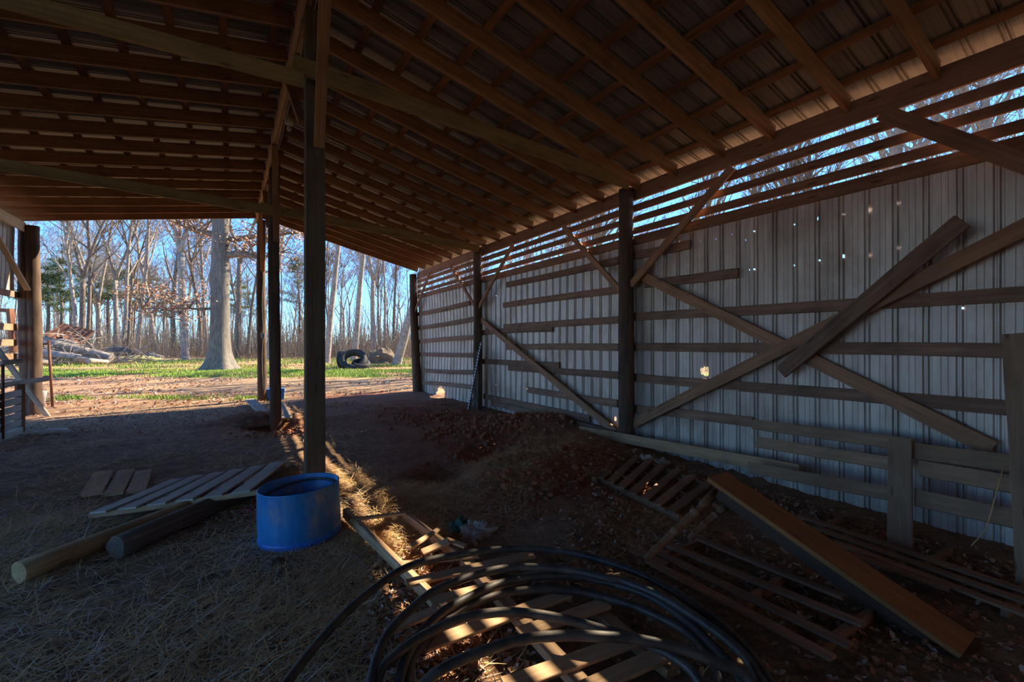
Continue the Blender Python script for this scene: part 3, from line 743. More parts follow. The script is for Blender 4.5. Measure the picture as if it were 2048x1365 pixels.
crumple('cloth_sack', on_ground(518, 850), .42, .22, .17, M['cloth'], 3, label='mud-stained cloth heaped on the rim of the post pit', cat='cloth')
crumple('feed_sack', on_ground(957, 1068), .15, .12, .09, M['sack'], 5, .5, label='crumpled pale feed sack on the floor right of the broken pallet', cat='sack')
crumple('feed_sack', on_ground(922, 1062), .10, .09, .09, M['green'], 6, .5, label='dark green crumpled plastic bag against the pale feed sack', cat='sack')
crumple('plastic_bag', on_ground(1292, 920), .11, .08, .06, M['white'], 7, .5, label='small pale plastic bag at the corner of the flat pallet', cat='bag')
crumple('cloth_rag', on_ground(1325, 928), .12, .08, .06, M['sack'], 8, .5, label='tan crumpled rag beside the plastic bag on the flat pallet', cat='rag')
crumple('cloth_rag', on_ground(495, 1026), .10, .06, .035, M['pink'], 9, .5, label='pink rag on the floor left of the blue tub', cat='rag')
crumple('stone_block', on_ground(105, 866), .24, .15, .08, M['stone'], 11, .12, label='pale flat stone on the floor at the left', cat='stone')
crumple('stone', on_ground(548, 1133), .085, .07, .05, M['rock'], 12, .2, label='brown stone below the blue tub, the farther of two', cat='stone')
crumple('stone', on_ground(562, 1155), .06, .06, .04, M['rock'], 13, .2, label='brown stone below the blue tub, the nearer of two', cat='stone')
crumple('stone', on_ground(545, 1295), .05, .045, .03, M['rock'], 14, .2, label='small dark stone beside the outermost loop of pipe', cat='stone')
rr = random.Random(12); V, Fc = [], []; c0 = on_ground(1090, 900)
for _ in range(1500):
    u_, v_, s_ = rr.choice([(1095, 850, 1.), (1010, 850, .8), (1130, 920, .6), (985, 905, .5), (880, 830, .9), (560, 850, .5), (940, 860, .6), (1040, 950, .5)])
    p = onZ(u_, v_, .1); x = p.x+rr.gauss(0, s_*.6); y = p.y+rr.gauss(0, s_*.7)
    if x > W: continue
    q = rr.uniform(.012, .05)*(1 if rr.random() < .9 else 1.5); b = len(V); cz = gh(x, y)+q*.2
    for th_ in (-.9, 0, .9):
        for k in range(6):
            a = k*1.047+th_; w_ = q*math.cos(th_)*rr.uniform(.75, 1.2); V.append((x-c0.x+w_*math.cos(a), y-c0.y+w_*math.sin(a), cz-c0.z+q*.8*math.sin(th_)+rr.uniform(-.1, .1)*q))
    for i in range(2):
        for k in range(6): Fc.append((b+i*6+k, b+i*6+(k+1) % 6, b+i*6+6+(k+1) % 6, b+i*6+6+k))
    Fc.append(tuple(b+12+k for k in range(6)))
tag(link('dirt_clods', mesh(V, Fc, True), plain('red_clay_clods', (.46, .18, .08), .95, (.28, .10, .05), 9, 0, .5), None, c0), 'loose clods of red clay on the dug dirt piles', 'dirt', kind='stuff')
# blue cooler
cb = onZ(548, 799, 0)
co_ = thing('cool_box', 'small blue plastic cool box outside behind the round post', 'cool box', cb)
V, Fc = [], []
addbox(V, Fc, Matrix.Identity(3), Vector(), (0, 0, .13), (.50, .30, .26)); link('body', mesh(V, Fc), M['blue'], co_, cb)
V, Fc = [], []
addbox(V, Fc, Matrix.Identity(3), Vector(), (0, 0, .285), (.52, .32, .05)); link('lid', mesh(V, Fc), M['blue'], co_, cb)
tube('handle', [cb+Vector((.25, -.1, .2)), cb+Vector((.29, -.1, .24)), cb+Vector((.29, .1, .24)), cb+Vector((.25, .1, .2))], .01, M['white'], co_, 6)

# ------------------------------------------------------------------ left edge: feeder, rack, planks
f0 = onZ(42, 866, .03); f1 = onZ(-60, 905, .03)
fd = thing('feed_trough', 'grey slatted hay feeder with iron bars at the left edge', 'feeder', f0)
dd = (f1-f0).normalized()
board('base_rail', f0+UP*.05, f1+UP*.05, .11, .05, UP, M['grey'], fd)
for k in range(5):
    z = .19+.135*k; board('side_board', f0+UP*z+dd*.02, f1+UP*z, .115, .022, UP, M['grey'], fd, ragged=.015)
board('corner_post', f0+Vector((-.03, .06, 0)), f0+Vector((-.03, .06, .88)), .14, .05, F_, M['batten'], fd)
q = onZ(11, 878, .05)
tube('iron_bar', [q-F_*.04, q-F_*.04+UP*1.25], .022, M['rust'], fd, 8)
tube('iron_bar', [f0-F_*.04+UP*.04, f0-F_*.05+UP*.90], .010, M['rust'], fd, 8)
tube('iron_bar', [f1-F_*.06+UP*.35, f0-F_*.06+UP*.52], .010, M['rust'], fd, 8)
tube('iron_bar', [f1-F_*.06+UP*.80, f0-F_*.05+UP*.90], .012, M['rust'], fd, 8)
board('plank', onZ(94, 832, .03), atd(-30, 668, 8.3), .13, .03, R_, M['grey'], label='grey plank leaning down to the ground against the left gable posts', cat='plank')
board('plank', atd(-40, 777, 7.7), atd(96, 758, 9.3), .09, .04, UP, M['grey'], label='grey rail lying level across the hay feeder', cat='plank')
board('plank', atd(0, 727, 7.9), atd(45, 722, 8.2), .14, .05, F_, M['grey'], label='short grey board end resting above the hay feeder', cat='plank')
g0 = onZ(105, 814, .0)
gt = thing('iron_rack', 'narrow rusty iron rack standing outside the gable opening', 'rack', g0)
gx = Vector((-.55, -.05, 0))
tube('upright', [g0, g0+Vector((-.07, 0, 1.72))], .03, M['rust'], gt, 8); tube('upright', [g0+gx, g0+gx+Vector((0, 0, 1.66))], .03, M['rust'], gt, 8)
for z in (.78, 1.62): tube('rung', [g0+gx+UP*z, g0+Vector((-.04, 0, z))], .022, M['rust'], gt, 8)
bk = onZ(79, 812, 0)
lathe('bucket', [(0, 0), (.10, 0), (.14, .36), (.148, .37), (.135, .365), (.095, .02), (0, .02)], M['white'], None, bk, 24, label='small white bucket outside behind the double gable posts', cat='bucket')

# ------------------------------------------------------------------ loose straw, leaves and grass (uncountable)
def scatter_mesh(items):  # list of (verts, faces)
    pass
def blades(name, n, place, lmin, lmax, wd, lift, mats, label, cat, curl=.3, flat=True, seed=1):
    rr = random.Random(seed); V, Fc, mi = [], [], []
    k = 0
    while k < n:
        r = place(rr)
        if r is None: continue
        k += 1
        x, y, sc = r; z = gh(x, y); a = rr.uniform(0, 2*math.pi); L = rr.uniform(lmin, lmax)*sc; wv = wd*rr.uniform(.7, 1.4)*sc**.5
        if flat: e = rr.gauss(.06, .16)
        else: e = rr.uniform(.9, 1.5)
        d = Vector((math.cos(a)*math.cos(e), math.sin(a)*math.cos(e), math.sin(e))); s = Vector((-math.sin(a), math.cos(a), 0))*wv
        p = Vector((x, y, z+rr.uniform(.003, lift))); bend = Vector((rr.uniform(-1, 1), rr.uniform(-1, 1), rr.uniform(-.3, .3)))*L*curl*.3
        b = len(V); q = p+d*L*.5+bend; e_ = p+d*L
        if flat:
            e_.z = max(e_.z, gh(e_.x, e_.y)+.004); q.z = max(q.z, z+.004)
        V += [p-s, p+s, q-s, q+s, e_-s*.4, e_+s*.4]; Fc += [(b, b+1, b+3, b+2), (b+2, b+3, b+5, b+4)]
        m_ = rr.randrange(len(mats)); mi += [m_, m_]
    o = link(name, mesh(V, Fc, False, mi), mats); return tag(o, label, cat, kind='stuff')
def straw_place(rr):
    # more straw near the viewer and in drifts
    y = rr.uniform(.9, 14) if rr.random() < .35 else rr.uniform(.9, 6.2)
    x = rr.uniform(-3.8, 5.2)
    zc = .53*x+.848*y
    if zc < .9: return None
    u = 1024+FPX*(.848*x-.53*y)/zc
    if u < -60 or u > 2110: return None
    q = noise.noise(Vector((x*.9, y*.9, 20)))*.9+.45
    if 3.0 < x: q -= .45
    if x > 1.3 and y < 2.2: q -= .35
    if x > .9 and y > 2.2: q -= .22
    if x > 1.6 and y > 2.0: q -= .2
    if rr.random() > q: return None
    return x, y, 1 if zc < 5 else 1.2
blades('loose_straw', 26000, straw_place, .05, .27, .0021, .025, [M['straw1'], M['straw1'], M['straw2']], 'dry straw strewn over the barn floor', 'straw', seed=5)
STR = [(1120, 905, .75, 2200), (1060, 940, .5, 1300), (820, 985, .45, 1800), (700, 960, .5, 1200), (790, 1060, .35, 1300), (1000, 960, .45, 1200), (640, 1200, .6, 1600), (1300, 1040, .5, 900), (900, 1010, .5, 900)]
def drift(rr):
    u, v, r, wgt = rr.choices(STR, [s[3] for s in STR])[0]
    p = onZ(u, v, .03); x = p.x+rr.gauss(0, r*.55); y = p.y+rr.gauss(0, r*.55)
    if x > W-.2: return None
    return x, y, .9
blades('straw_drift', 12000, drift, .05, .2, .0018, .05, [M['straw1']], 'deeper drifts of yellow straw on the dirt piles and by the tub', 'straw', curl=.8, seed=6)
def leaf_stuff(name, n, place, size, mats, label, seed):
    rr = random.Random(seed); V, Fc, mi = [], [], []; k = 0
    while k < n:
        r = place(rr)
        if r is None: continue
        k += 1; x, y, sc = r; z = gh(x, y)+rr.uniform(.004, .03); s = size*rr.uniform(.5, 1.3)*sc; a = rr.uniform(0, 6.28)
        t1 = Vector((math.cos(a), math.sin(a), rr.uniform(-.5, .6))).normalized(); t2 = Vector((-math.sin(a), math.cos(a), rr.uniform(-.5, .6))).normalized()
        nn = t1.cross(t2); cu = rr.uniform(-.1, .6)*s; b = len(V); p = Vector((x, y, z))
        for (i, j, h) in ((-1, 0, .6), (-.35, -.55, 1), (-.35, .55, 1), (.1, -.3, .1), (.1, .3, .1), (.5, -.5, .9), (.5, .5, .9), (1.1, 0, 1)):
            V.append(p+t1*(i*s)+t2*(j*s)+nn*(cu*h))
        Fc += [(b, b+1, b+3), (b, b+3, b+4), (b, b+4, b+2), (b+3, b+5, b+7), (b+3, b+7, b+4), (b+4, b+7, b+6)]
        m_ = rr.randrange(len(mats)); mi += [m_]*6
    o = link(name, mesh(V, Fc, False, mi), mats); return tag(o, label, 'leaves', kind='stuff')
def leaf_in(rr):
    c = rr.random()
    if c < .6:
        x = rr.uniform(1.2, 5.1); y = rr.uniform(.5, 4.6)
        q = noise.noise(Vector((x*1.4, y*1.4, 40)))*.9+.45+(.3 if x > 4.4 else 0)
        if y > 3 and x < 3: q -= .4
    elif c < .72:
        p = onZ(rr.uniform(740, 960), rr.uniform(1060, 1365), 0); x, y = p.x, p.y; q = 1
    elif c < .78:
        p = onZ(rr.uniform(380, 520), rr.uniform(990, 1050), 0); x, y = p.x, p.y; q = 1
    else:
        x = rr.uniform(-5, 3); y = rr.uniform(10.5, 15); q = .5+noise.noise(Vector((x, y, 41)))*.8
    if rr.random() > q: return None
    return x, y, 1
leaf_stuff('dead_leaves', 9500, leaf_in, .028, [M['leaf1'], M['leaf1'], M['leaf1'], M['leaf2']], 'curled brown oak leaves lying over the barn floor', 8)
def leaf_out(rr):
    x = rr.uniform(-14, 16); y = rr.uniform(14.6, 34); q = .45+noise.noise(Vector((x*.5, y*.5, 42)))*.9
    d = .53*x+.848*y
    if 14.5 < d < 21 and x > 0: q -= .35
    if rr.random() > q: return None
    return x, y, 1.5
leaf_stuff('leaf_litter', 9000, leaf_out, .04, [M['leaf1'], M['leaf2'], M['leaf1']], 'brown leaf litter over the yard outside the gable', 9)
def grass_place(lo, hi):
    def f(rr):
        d = rr.uniform(lo, hi); u = rr.uniform(40, 860); p = atd(u, 700, d); x, y = p.x, p.y
        if y < YG and x < W: return None
        g = covers(x, y)[0]
        if rr.random() > g**1.5: return None
        return x, y, 1+(d/26)
    return f
blades('lawn_grass', 34000, grass_place(12.2, 30), .03, .075, .006, .01, [M['grass1'], M['grass1'], M['grass2']], 'bright green grass growing across the yard', 'grass', flat=False, seed=12)
blades('rough_grass', 9000, grass_place(28, 44), .04, .10, .010, .01, [M['grass2'], M['grass1'], M['grass2']], 'yellowing grass at the far side of the yard', 'grass', flat=False, seed=13)

# ------------------------------------------------------------------ trees
def grow(rr, H, r0, split=.45, lean=(0, 0), fork=0, twig=1., droop=0., nb=9, up=.75, spread=.8):
    """bare tree: list of tube paths in local space"""
    P = []
    def limb(p, d, L, r, lev):
        n = max(2, int(L/ (.9 if lev < 2 else .45))); n = min(n, 9 if lev else 16)
        pts = [p.copy()]; rad = [r]; q = p.copy(); dd = d.copy()
        wig = (.05, .13, .2, .28, .3)[min(lev, 4)]
        kids = []
        for i in range(n):
            dd = (dd+Vector((rr.uniform(-wig, wig), rr.uniform(-wig, wig), rr.uniform(-wig, wig)*.6+ (.05 if lev else .0)))).normalized()
            q = q+dd*(L/n); t = (i+1)/n; pts.append(q.copy()); rad.append(max(.004, r*(1-t*(.62 if lev == 0 else .85))))
            kids.append((q.copy(), dd.copy(), t, rad[-1]))
        rad = [max(.011, x_) for x_ in rad] if lev else rad
        P.append((pts, rad, lev))
        if lev >= 4: return
        cnt = (nb, 5, 4, 3)[lev]; cnt = int(cnt*twig) if lev > 0 else cnt
        for _ in range(cnt):
            k = rr.choice([c for c in kids if c[2] >= (split if lev == 0 else .25)] or kids[-1:])
            a = rr.uniform(0, 6.28); o = k[1].orthogonal().normalized(); o = (Matrix.Rotation(a, 3, k[1]) @ o)
            e = rr.uniform(spread*.6, spread*1.3)
            nd = (k[1]*math.cos(e)+o*math.sin(e)); nd.z += up*.35; nd.z -= droop; nd.normalize()
            ll = L*((.42 if lev == 0 else .55)*rr.uniform(.7, 1.15))*(1.15-k[2]*.5)
            limb(k[0], nd, ll, max(.005, min(k[3]*.8, r*.42)), lev+1)
    d0 = Vector((lean[0], lean[1], 1)).normalized()
    if fork:
        h = H*fork; d = d0; base = Vector((0, 0, 0)); pts = [base]; rad = [r0]
        for i in range(6):
            d = (d+Vector((rr.uniform(-.04, .04), rr.uniform(-.04, .04), 0))).normalized(); pts.append(pts[-1]+d*h/6); rad.append(r0*(1-.04*i))
        P.append((pts, rad, 0)); ca = rr.uniform(-.4, .4)
        for s in (-1, 1):
            nd = (d+Vector((math.cos(ca)*s*.22, math.sin(ca)*s*.22, 0))).normalized()
            limb(pts[-1], nd, H-h, r0*.66, 0)
    else: limb(Vector((0, 0, 0)), d0, H, r0, 0)
    return P
def tree_mesh(P, flare=1.6, r0=.2, thin=1.):
    V, Fc = [], []
    for lev, sides in ((0, 12), (1, 7), (2, 5), (3, 4), (4, 3)):
        ps = []
        for pts, rad, l in P:
            if l != lev: continue
            if lev == 0 and pts[0].z < .01 and flare > 1:
                d = pts[1]-pts[0]; n0 = pts[0]+d*.08; n1 = pts[0]+d*.3
                pts = [pts[0]-Vector((0, 0, .15)), n0, n1]+pts[1:]; rad = [rad[0]*flare, rad[0]*(1+(flare-1)*.45), rad[0]*1.06]+rad[1:]
            ps.append((pts, rad))
        tube_geo(ps, sides, V, Fc, cap=(lev == 0))
    return mesh(V, Fc, True)
def slope_grd(u, v): return onZ(u, v, 0)
TREES = []
def put_tree(u, vbase, wpx, lab, group=None, mat='bark', H=None, seed=1, utop=None, vtop=None, zc=None, fork=0, cat='tree', flare=1.5, nb=10, split=.4, twig=1., p=None):
    p = onZ(u, vbase, 0) if zc is None and p is None else (p if p is not None else atd(u, 682.5, zc))
    dist = F_.dot(p-Vector((0, 0, 0))); p.z = gh(p.x, p.y)-.05
    r = wpx/2*dist/FPX; lean = (0, 0)
    if utop is not None:
        hz_ = (vbase-vtop)*dist/FPX; dx = (utop-u)*dist/FPX/hz_; lean = (R_.x*dx, R_.y*dx)
    rr = random.Random(seed); H = H or rr.uniform(15, 21)
    P = grow(rr, H, r, split, lean, fork, twig, nb=nb)
    o = link('bare_tree', tree_mesh(P, flare), M[mat], None, p)
    tag(o, lab, cat, group); return o
T = [
 (152, 716, 8, 'pale slim bare tree rising behind the brush pile, leftmost of three close trunks', dict(utop=147, vtop=500)),
 (164, 715, 10, 'darker bare tree behind the brush pile, middle of three close trunks', dict(mat='bark2', fork=.45)),
 (176, 713, 8, 'dark bare tree behind the brush pile, rightmost of three close trunks', dict(mat='bark2')),
 (199, 711, 8, 'slim bare tree just right of the brush pile log', dict(fork=.3)),
 (232, 712, 9, 'bare tree forking into a narrow V, left of the leaning trunk', dict(fork=.42, utop=227, vtop=535)),
 (239, 713, 8, 'bare tree leaning right with its foot beside the V-forked tree', dict(utop=268, vtop=575)),
 (275, 713, 9, 'straight grey bare tree right of the leaning trunk', dict()),
 (314, 712, 8, 'slim bare tree leaning left at mid woods edge', dict(utop=284, vtop=560)),
 (346, 714, 10, 'grey bare tree left of the pale forked beech', dict(mat='bark2')),
 (372, 719, 15, 'pale smooth forked beech left of the great oak', dict(fork=.5, utop=364, vtop=520, H=20)),
 (402, 713, 7, 'thin bare tree between the forked beech and the great oak', dict(mat='bark2')),
 (414, 712, 7, 'thin pale bare tree close to the left side of the great oak', dict()),
 (473, 716, 10, 'reddish-barked bare tree just right of the great oak', dict(mat='bark2', fork=.55)),
 (496, 714, 7, 'thin dark bare tree between the oak and the gable post', dict(mat='bark2')),
 (536, 720, 10, 'pale bare tree seen between the two round posts, leaning right', dict(utop=560, vtop=560, H=22)),
 (653, 729, 12, 'tall pale bare tree just right of the squared post', dict(utop=665, vtop=500, H=22)),
 (707, 722, 12, 'tall grey bare tree behind the tractor tyres', dict(utop=728, vtop=520, H=21)),
 (746, 714, 10, 'pale bare tree right of the tyres, forking high up', dict(utop=755, vtop=530, fork=.5)),
 (787, 712, 6, 'thin dark straight bare tree near the barn corner', dict(mat='bark2')),
 (771, 711, 5, 'thin pale bare tree between the tyres tree and the dark straight one', dict()),
]
for i, (u, v, wp, lb, kw) in enumerate(T): put_tree(u, v, wp, lb, seed=100+i, **kw)
put_tree(792, 733, 18, 'stout trunk leaning hard to the right from an upturned root mound', None, 'bark', 13, 301, 820, 640, split=.45, flare=1.9)
# great oak
rr = random.Random(55); po = onZ(438, 742, 0); po.z = -.1; dist = F_.dot(po); r = 17*dist/FPX
P = [([Vector((0, 0, 0)), Vector((.02, 0, .6)), Vector((.05, 0, 1.6)), Vector((.1, 0, 4)), Vector((.15, 0, 7)), Vector((.2, 0, 9.5)), Vector((.3, 0, 12)), Vector((.5, 0, 15)), Vector((.7, 0, 20))],
      [r*1.0, r*1.05, r*1.0, r*.9, r*.86, r*.80, r*.7, r*.5, r*.2], 0)]
LIMBS = []
def oaklimb(z, side, L, rise, r1, seed):
    P = []; LIMBS.append(P)
    q = random.Random(seed); pts = [Vector((.15, 0, z))]; d = Vector((R_.x*side, R_.y*side, rise))
    for i in range(7):
        d = (d+Vector((q.uniform(-.25, .25), q.uniform(-.25, .25), q.uniform(-.3, .35)))).normalized(); pts.append(pts[-1]+d*L/7)
    rad = [r1*(1-.11*i) for i in range(8)]; P.append((pts, rad, 1)); tips.append(pts[-1]); 
    for i in range(3, 8):
        for _ in range(3):
            dd = Vector((q.uniform(-1, 1), q.uniform(-1, 1), q.uniform(-.4, 1))).normalized(); ll = q.uniform(.8, 2.0)
            a = pts[i]; m1 = a+dd*ll*.5+Vector((0, 0, q.uniform(-.2, .3))); m2 = a+dd*ll; P.append(([a, m1, m2], [.05, .035, .015], 2)); tips.append(m2)
            for _2 in range(3):
                d3 = Vector((q.uniform(-1, 1), q.uniform(-1, 1), q.uniform(-.5, 1))).normalized(); P.append(([m1, m1+d3*.5, m1+d3*.9+Vector((0, 0, .1))], [.02, .014, .007], 3)); tips.append(m1+d3*.9)
tips = []
oaklimb(7.6, -1, 2.8, .5, .22, 1); oaklimb(7.7, 1, 4.5, .25, .2, 2); oaklimb(6.6, 1, 3.2, .35, .22, 3); oaklimb(3.7, -1, 3.8, -.05, .09, 4); oaklimb(9, 1, 6, .5, .2, 5); oaklimb(9.4, -1, 6, .6, .2, 6); oaklimb(10.5, 1, 5, .8, .2, 7); oaklimb(11, -1, 5, .5, .2, 8)
oak = thing('great_oak', 'huge rough-barked oak standing on the grass in the yard', 'tree', po)
V, Fc = [], []
# trunk with root flare and burls, as one surface
n = 60; sd_ = 40
for i in range(n+1):
    t = i/n; z = 14*t**1.25; rad = r*(1.08-.32*t)+r*1.3*math.exp(-z/.6)
    for k in range(sd_):
        a = 6.2832*k/sd_; lob = 1+.16*math.exp(-z/.9)*math.sin(5*a+1)+.03*math.sin(3*a+z*.6)
        burl = .22*math.exp(-((z-5.3)/.45)**2)*math.exp(-((math.cos(a-2.6)-1)**2)*4)
        V.append((rad*(lob+burl)*math.cos(a)+.012*z, rad*(lob+burl)*math.sin(a), z))
for i in range(n):
    for k in range(sd_):
        a = i*sd_+k; b = i*sd_+(k+1) % sd_; Fc.append((a, b, b+sd_, a+sd_))
link('trunk', mesh(V, Fc, True), M['oakbark'], oak, po)
for P in LIMBS:
    V, Fc = [], []
    for lev, s in ((1, 9), (2, 5), (3, 4)): tube_geo([(p_, q_) for p_, q_, l in P if l == lev], s, V, Fc)
    link('limb', mesh(V, Fc, True), M['bark2'], oak, po)
V, Fc = [], []; q = random.Random(3)
for tp in tips:
    for _ in range(16):
        c = tp+Vector((q.gauss(0, .22), q.gauss(0, .22), q.gauss(0, .18))); a = Vector((q.uniform(-1, 1), q.uniform(-1, 1), q.uniform(-1, 1))).normalized()*.07; b_ = a.orthogonal().normalized()*.045; b0 = len(V)
        V += [c-a, c+b_, c+a, c-b_]; Fc.append((b0, b0+1, b0+2, b0+3))
lo_ = link('dead_leaf_clusters', mesh(V, Fc), M['leaf1'], oak, po); lo_['kind'] = 'stuff'

# trees beyond the right wall, seen over the slats
for i, (u, wp, zc, lb, mt) in enumerate(((1976, 32, 11, 'thick trunk seen through the slats at the far upper right', 'bark'), (1890, 28, 12, 'trunk through the slats, left of the thickest one', 'bark'), (1781, 31, 12, 'trunk through the slats where the wide knee brace meets the plate', 'bark'),
      (1640, 22, 14, 'forked tan tree through the slats right of the cross-brace post', 'bark2'), (1535, 20, 16, 'tan tree through the slats, next to the forked one', 'bark2'), (1405, 16, 18, 'slim tree through the slats behind the knee brace', 'bark2'), (1212, 16, 17, 'slim tree through the slats left of the cross-brace post', 'bark2'),
      (1150, 14, 20, 'slim grey tree through the slats of the middle bay', 'bark'), (1050, 12, 24, 'thin tree through the slats beside the jack post brace', 'bark'))):
    put_tree(u, 760, wp*1.0, lb, None, mt, 14.5, 400+i, zc=zc*1.75, split=.3, nb=14, twig=1.2, fork=.38 if 'forked' in lb else 0)
# woods: shared tree shapes, many stems
protos = []
for k in range(9):
    rr = random.Random(700+k); P = grow(rr, rr.uniform(13, 18), rr.uniform(.09, .15), rr.uniform(.25, .45), (rr.uniform(-.07, .07), rr.uniform(-.07, .07)), .45 if k % 3 == 0 else 0, 1.1, nb=12)
    me = tree_mesh(P, 1.3); me.materials.append(M['bark' if k % 2 else 'bark2']); protos.append(me)
rr = random.Random(77)
for k in range(130):
    for _ in range(20):
        d = rr.uniform(50, 92); u = rr.uniform(-160, 1000); p = atd(u, 682.5, d); p.z = gh(p.x, p.y)-.05
        break
    if k >= 108: # beyond the right wall
        p = Vector((rr.uniform(29, 60), rr.uniform(-8, 50), -.05)) if k > 113 else Vector((rr.uniform(11, 17), rr.uniform(18.5, 27), -.05)) 
    o = bpy.data.objects.new('woodland_tree', protos[rr.randrange(9)]); C.objects.link(o); o.location = p
    o.rotation_euler = (0, 0, rr.uniform(0, 6.28)); s = rr.uniform(.75, 1.1); o.scale = (s, s, s*rr.uniform(.9, 1.15))
    if k >= 108: tag(o, 'bare woodland tree beyond the right wall of the barn', 'tree', 'bare trees beyond the right wall')
    else:
        zone = ('left of the double gable posts' if u < 45 else 'behind the brush pile' if u < 225 else 'between the V-forked tree and the pale forked beech' if u < 365 else
                'close around the great oak' if u < 520 else 'between the round posts and the squared post' if u < 645 else 'between the squared post and the tyres' if u < 735 else 'right of the tyres by the barn corner')
        far = 'far-off' if d > 74 else 'slim'
        tag(o, f'{far} bare woodland tree {zone}', 'tree', f'{far} bare trees {zone}')
# pines
def pine(u, zc, htop, label, seed):
    q = random.Random(seed); p = atd(u, 682.5, zc); p.z = 0
    t = thing('pine_tree', label, 'tree', p, 'pines in the woods'); H = htop
    tube('trunk', [p+Vector((0, 0, -.1)), p+Vector((q.uniform(-.2, .2), 0, H*.5)), p+Vector((q.uniform(-.3, .3), 0, H))], [.2, .14, .05], M['bark2'], t, 8)
    V, Fc = [], []; bV, bF = [], []
    for _ in range(34):
        z = H*q.uniform(.5, 1.0); a = q.uniform(0, 6.28); L = (H-z)*.42+q.uniform(.5, 1.4); e = Vector((math.cos(a)*L, math.sin(a)*L, z+L*.15))
        tube_geo([([Vector((0, 0, z)), e*1.0], [.04, .015])], 4, bV, bF)
        for _2 in range(130):
            f = q.uniform(.45, 1.05); c = Vector((0, 0, z)).lerp(e, f)+Vector((q.gauss(0, .25), q.gauss(0, .25), q.gauss(0, .13)))
            d = Vector((q.uniform(-1, 1), q.uniform(-1, 1), q.uniform(-.2, 1))).normalized()*.26; s = d.orthogonal().normalized()*.03; b = len(V); V += [c-s, c+s, c+d]; Fc.append((b, b+1, b+2))
    link('branches', mesh(bV, bF), M['bark2'], t, p); link('foliage', mesh(V, Fc), M['needle'], t, p)
for i, (u, zc, h, lb) in enumerate(((120, 52, 11, 'pine with low green tiers behind the brush pile'), (142, 60, 15, 'tall pine behind the three close trunks'), (92, 48, 9, 'low spreading pine beside the double gable posts'), (218, 62, 12, 'pine behind the V-forked tree'), (248, 58, 11, 'pine behind the leaning trunk'),
      (300, 66, 11, 'small pine left of the grey bare tree'), (330, 70, 10, 'small pine right of the leaning slim tree'), (598, 62, 13, 'pine glimpsed between the pit post and the squared post'), (480, 64, 10, 'small pine right of the great oak'))):
    pine(u, zc, h, lb, 900+i)
# thicket
def thicket(name, n, dlo, dhi, hmax, label, mats, seed, ulo=-150, uhi=1000, leaf=.0, box=None):
    q = random.Random(seed); V, Fc, mi = [], [], []
    for _ in range(n):
        if box: p = Vector((q.uniform(box[0], box[1]), q.uniform(box[2], box[3]), 0))
        else: p = atd(q.uniform(ulo, uhi), 682.5, q.uniform(dlo, dhi))
        p.z = gh(p.x, p.y)-.02
        if box is None and noise.noise(Vector((p.x*.3, p.y*.3, 7)))*.9+.6 < q.random(): continue
        h = hmax*q.random()**1.6+.3; a = q.uniform(0, 6.28); wv = q.uniform(.008, .02)+h*.002; ln = q.gauss(0, .25)
        d = Vector((math.cos(a)*ln, math.sin(a)*ln, 1))*h; s = R_*wv; m_ = q.randrange(2)
        b = len(V); mid = p+d*.5+Vector((q.gauss(0, .1), q.gauss(0, .1), 0)); V += [p-s, p+s, p+F_*wv, mid-s*.7, mid+s*.7, mid+F_*wv, p+d]
        Fc += [(b, b+1, b+4, b+3), (b+1, b+2, b+5, b+4), (b+2, b, b+3, b+5), (b+3, b+4, b+6), (b+4, b+5, b+6), (b+5, b+3, b+6)]; mi += [m_]*6
        for _2 in range(3):
            e = p+d*q.uniform(.3, .95); dd = Vector((q.uniform(-1, 1), q.uniform(-1, 1), q.uniform(0, 1))).normalized()*h*.3; b = len(V)
            V += [e-s*.5, e+s*.5, e+dd]; Fc.append((b, b+1, b+2)); mi.append(m_)
        if q.random() < leaf:
            for _2 in range(7):
                e = p+d*q.uniform(.4, 1)+Vector((q.gauss(0, .3), q.gauss(0, .3), q.gauss(0, .2))); b = len(V); V += [e, e+Vector((q.uniform(-.09, .09), q.uniform(-.05, .05), .09)), e+Vector((q.uniform(-.09, .09), 0, -.05))]; Fc.append((b, b+1, b+2)); mi.append(2)
    o = link(name, mesh(V, Fc, False, mi), mats); return tag(o, label, 'undergrowth', kind='stuff')
thicket('undergrowth', 17000, 42, 64, 3.6, 'tangled brown undergrowth along the edge of the woods', [M['shrub'], M['bark2'], M['ygreen']], 41, leaf=.35)
thicket('distant_saplings', 9000, 50, 100, 11, 'dense thin saplings filling the woods behind', [M['bark'], M['shrub'], M['ygreen']], 42, leaf=.25)
thicket('undergrowth', 2500, 0, 0, 3.0, 'brown undergrowth outside the right wall', [M['shrub'], M['bark2'], M['ygreen']], 43, leaf=.3, box=(18, 45, -4, 45))

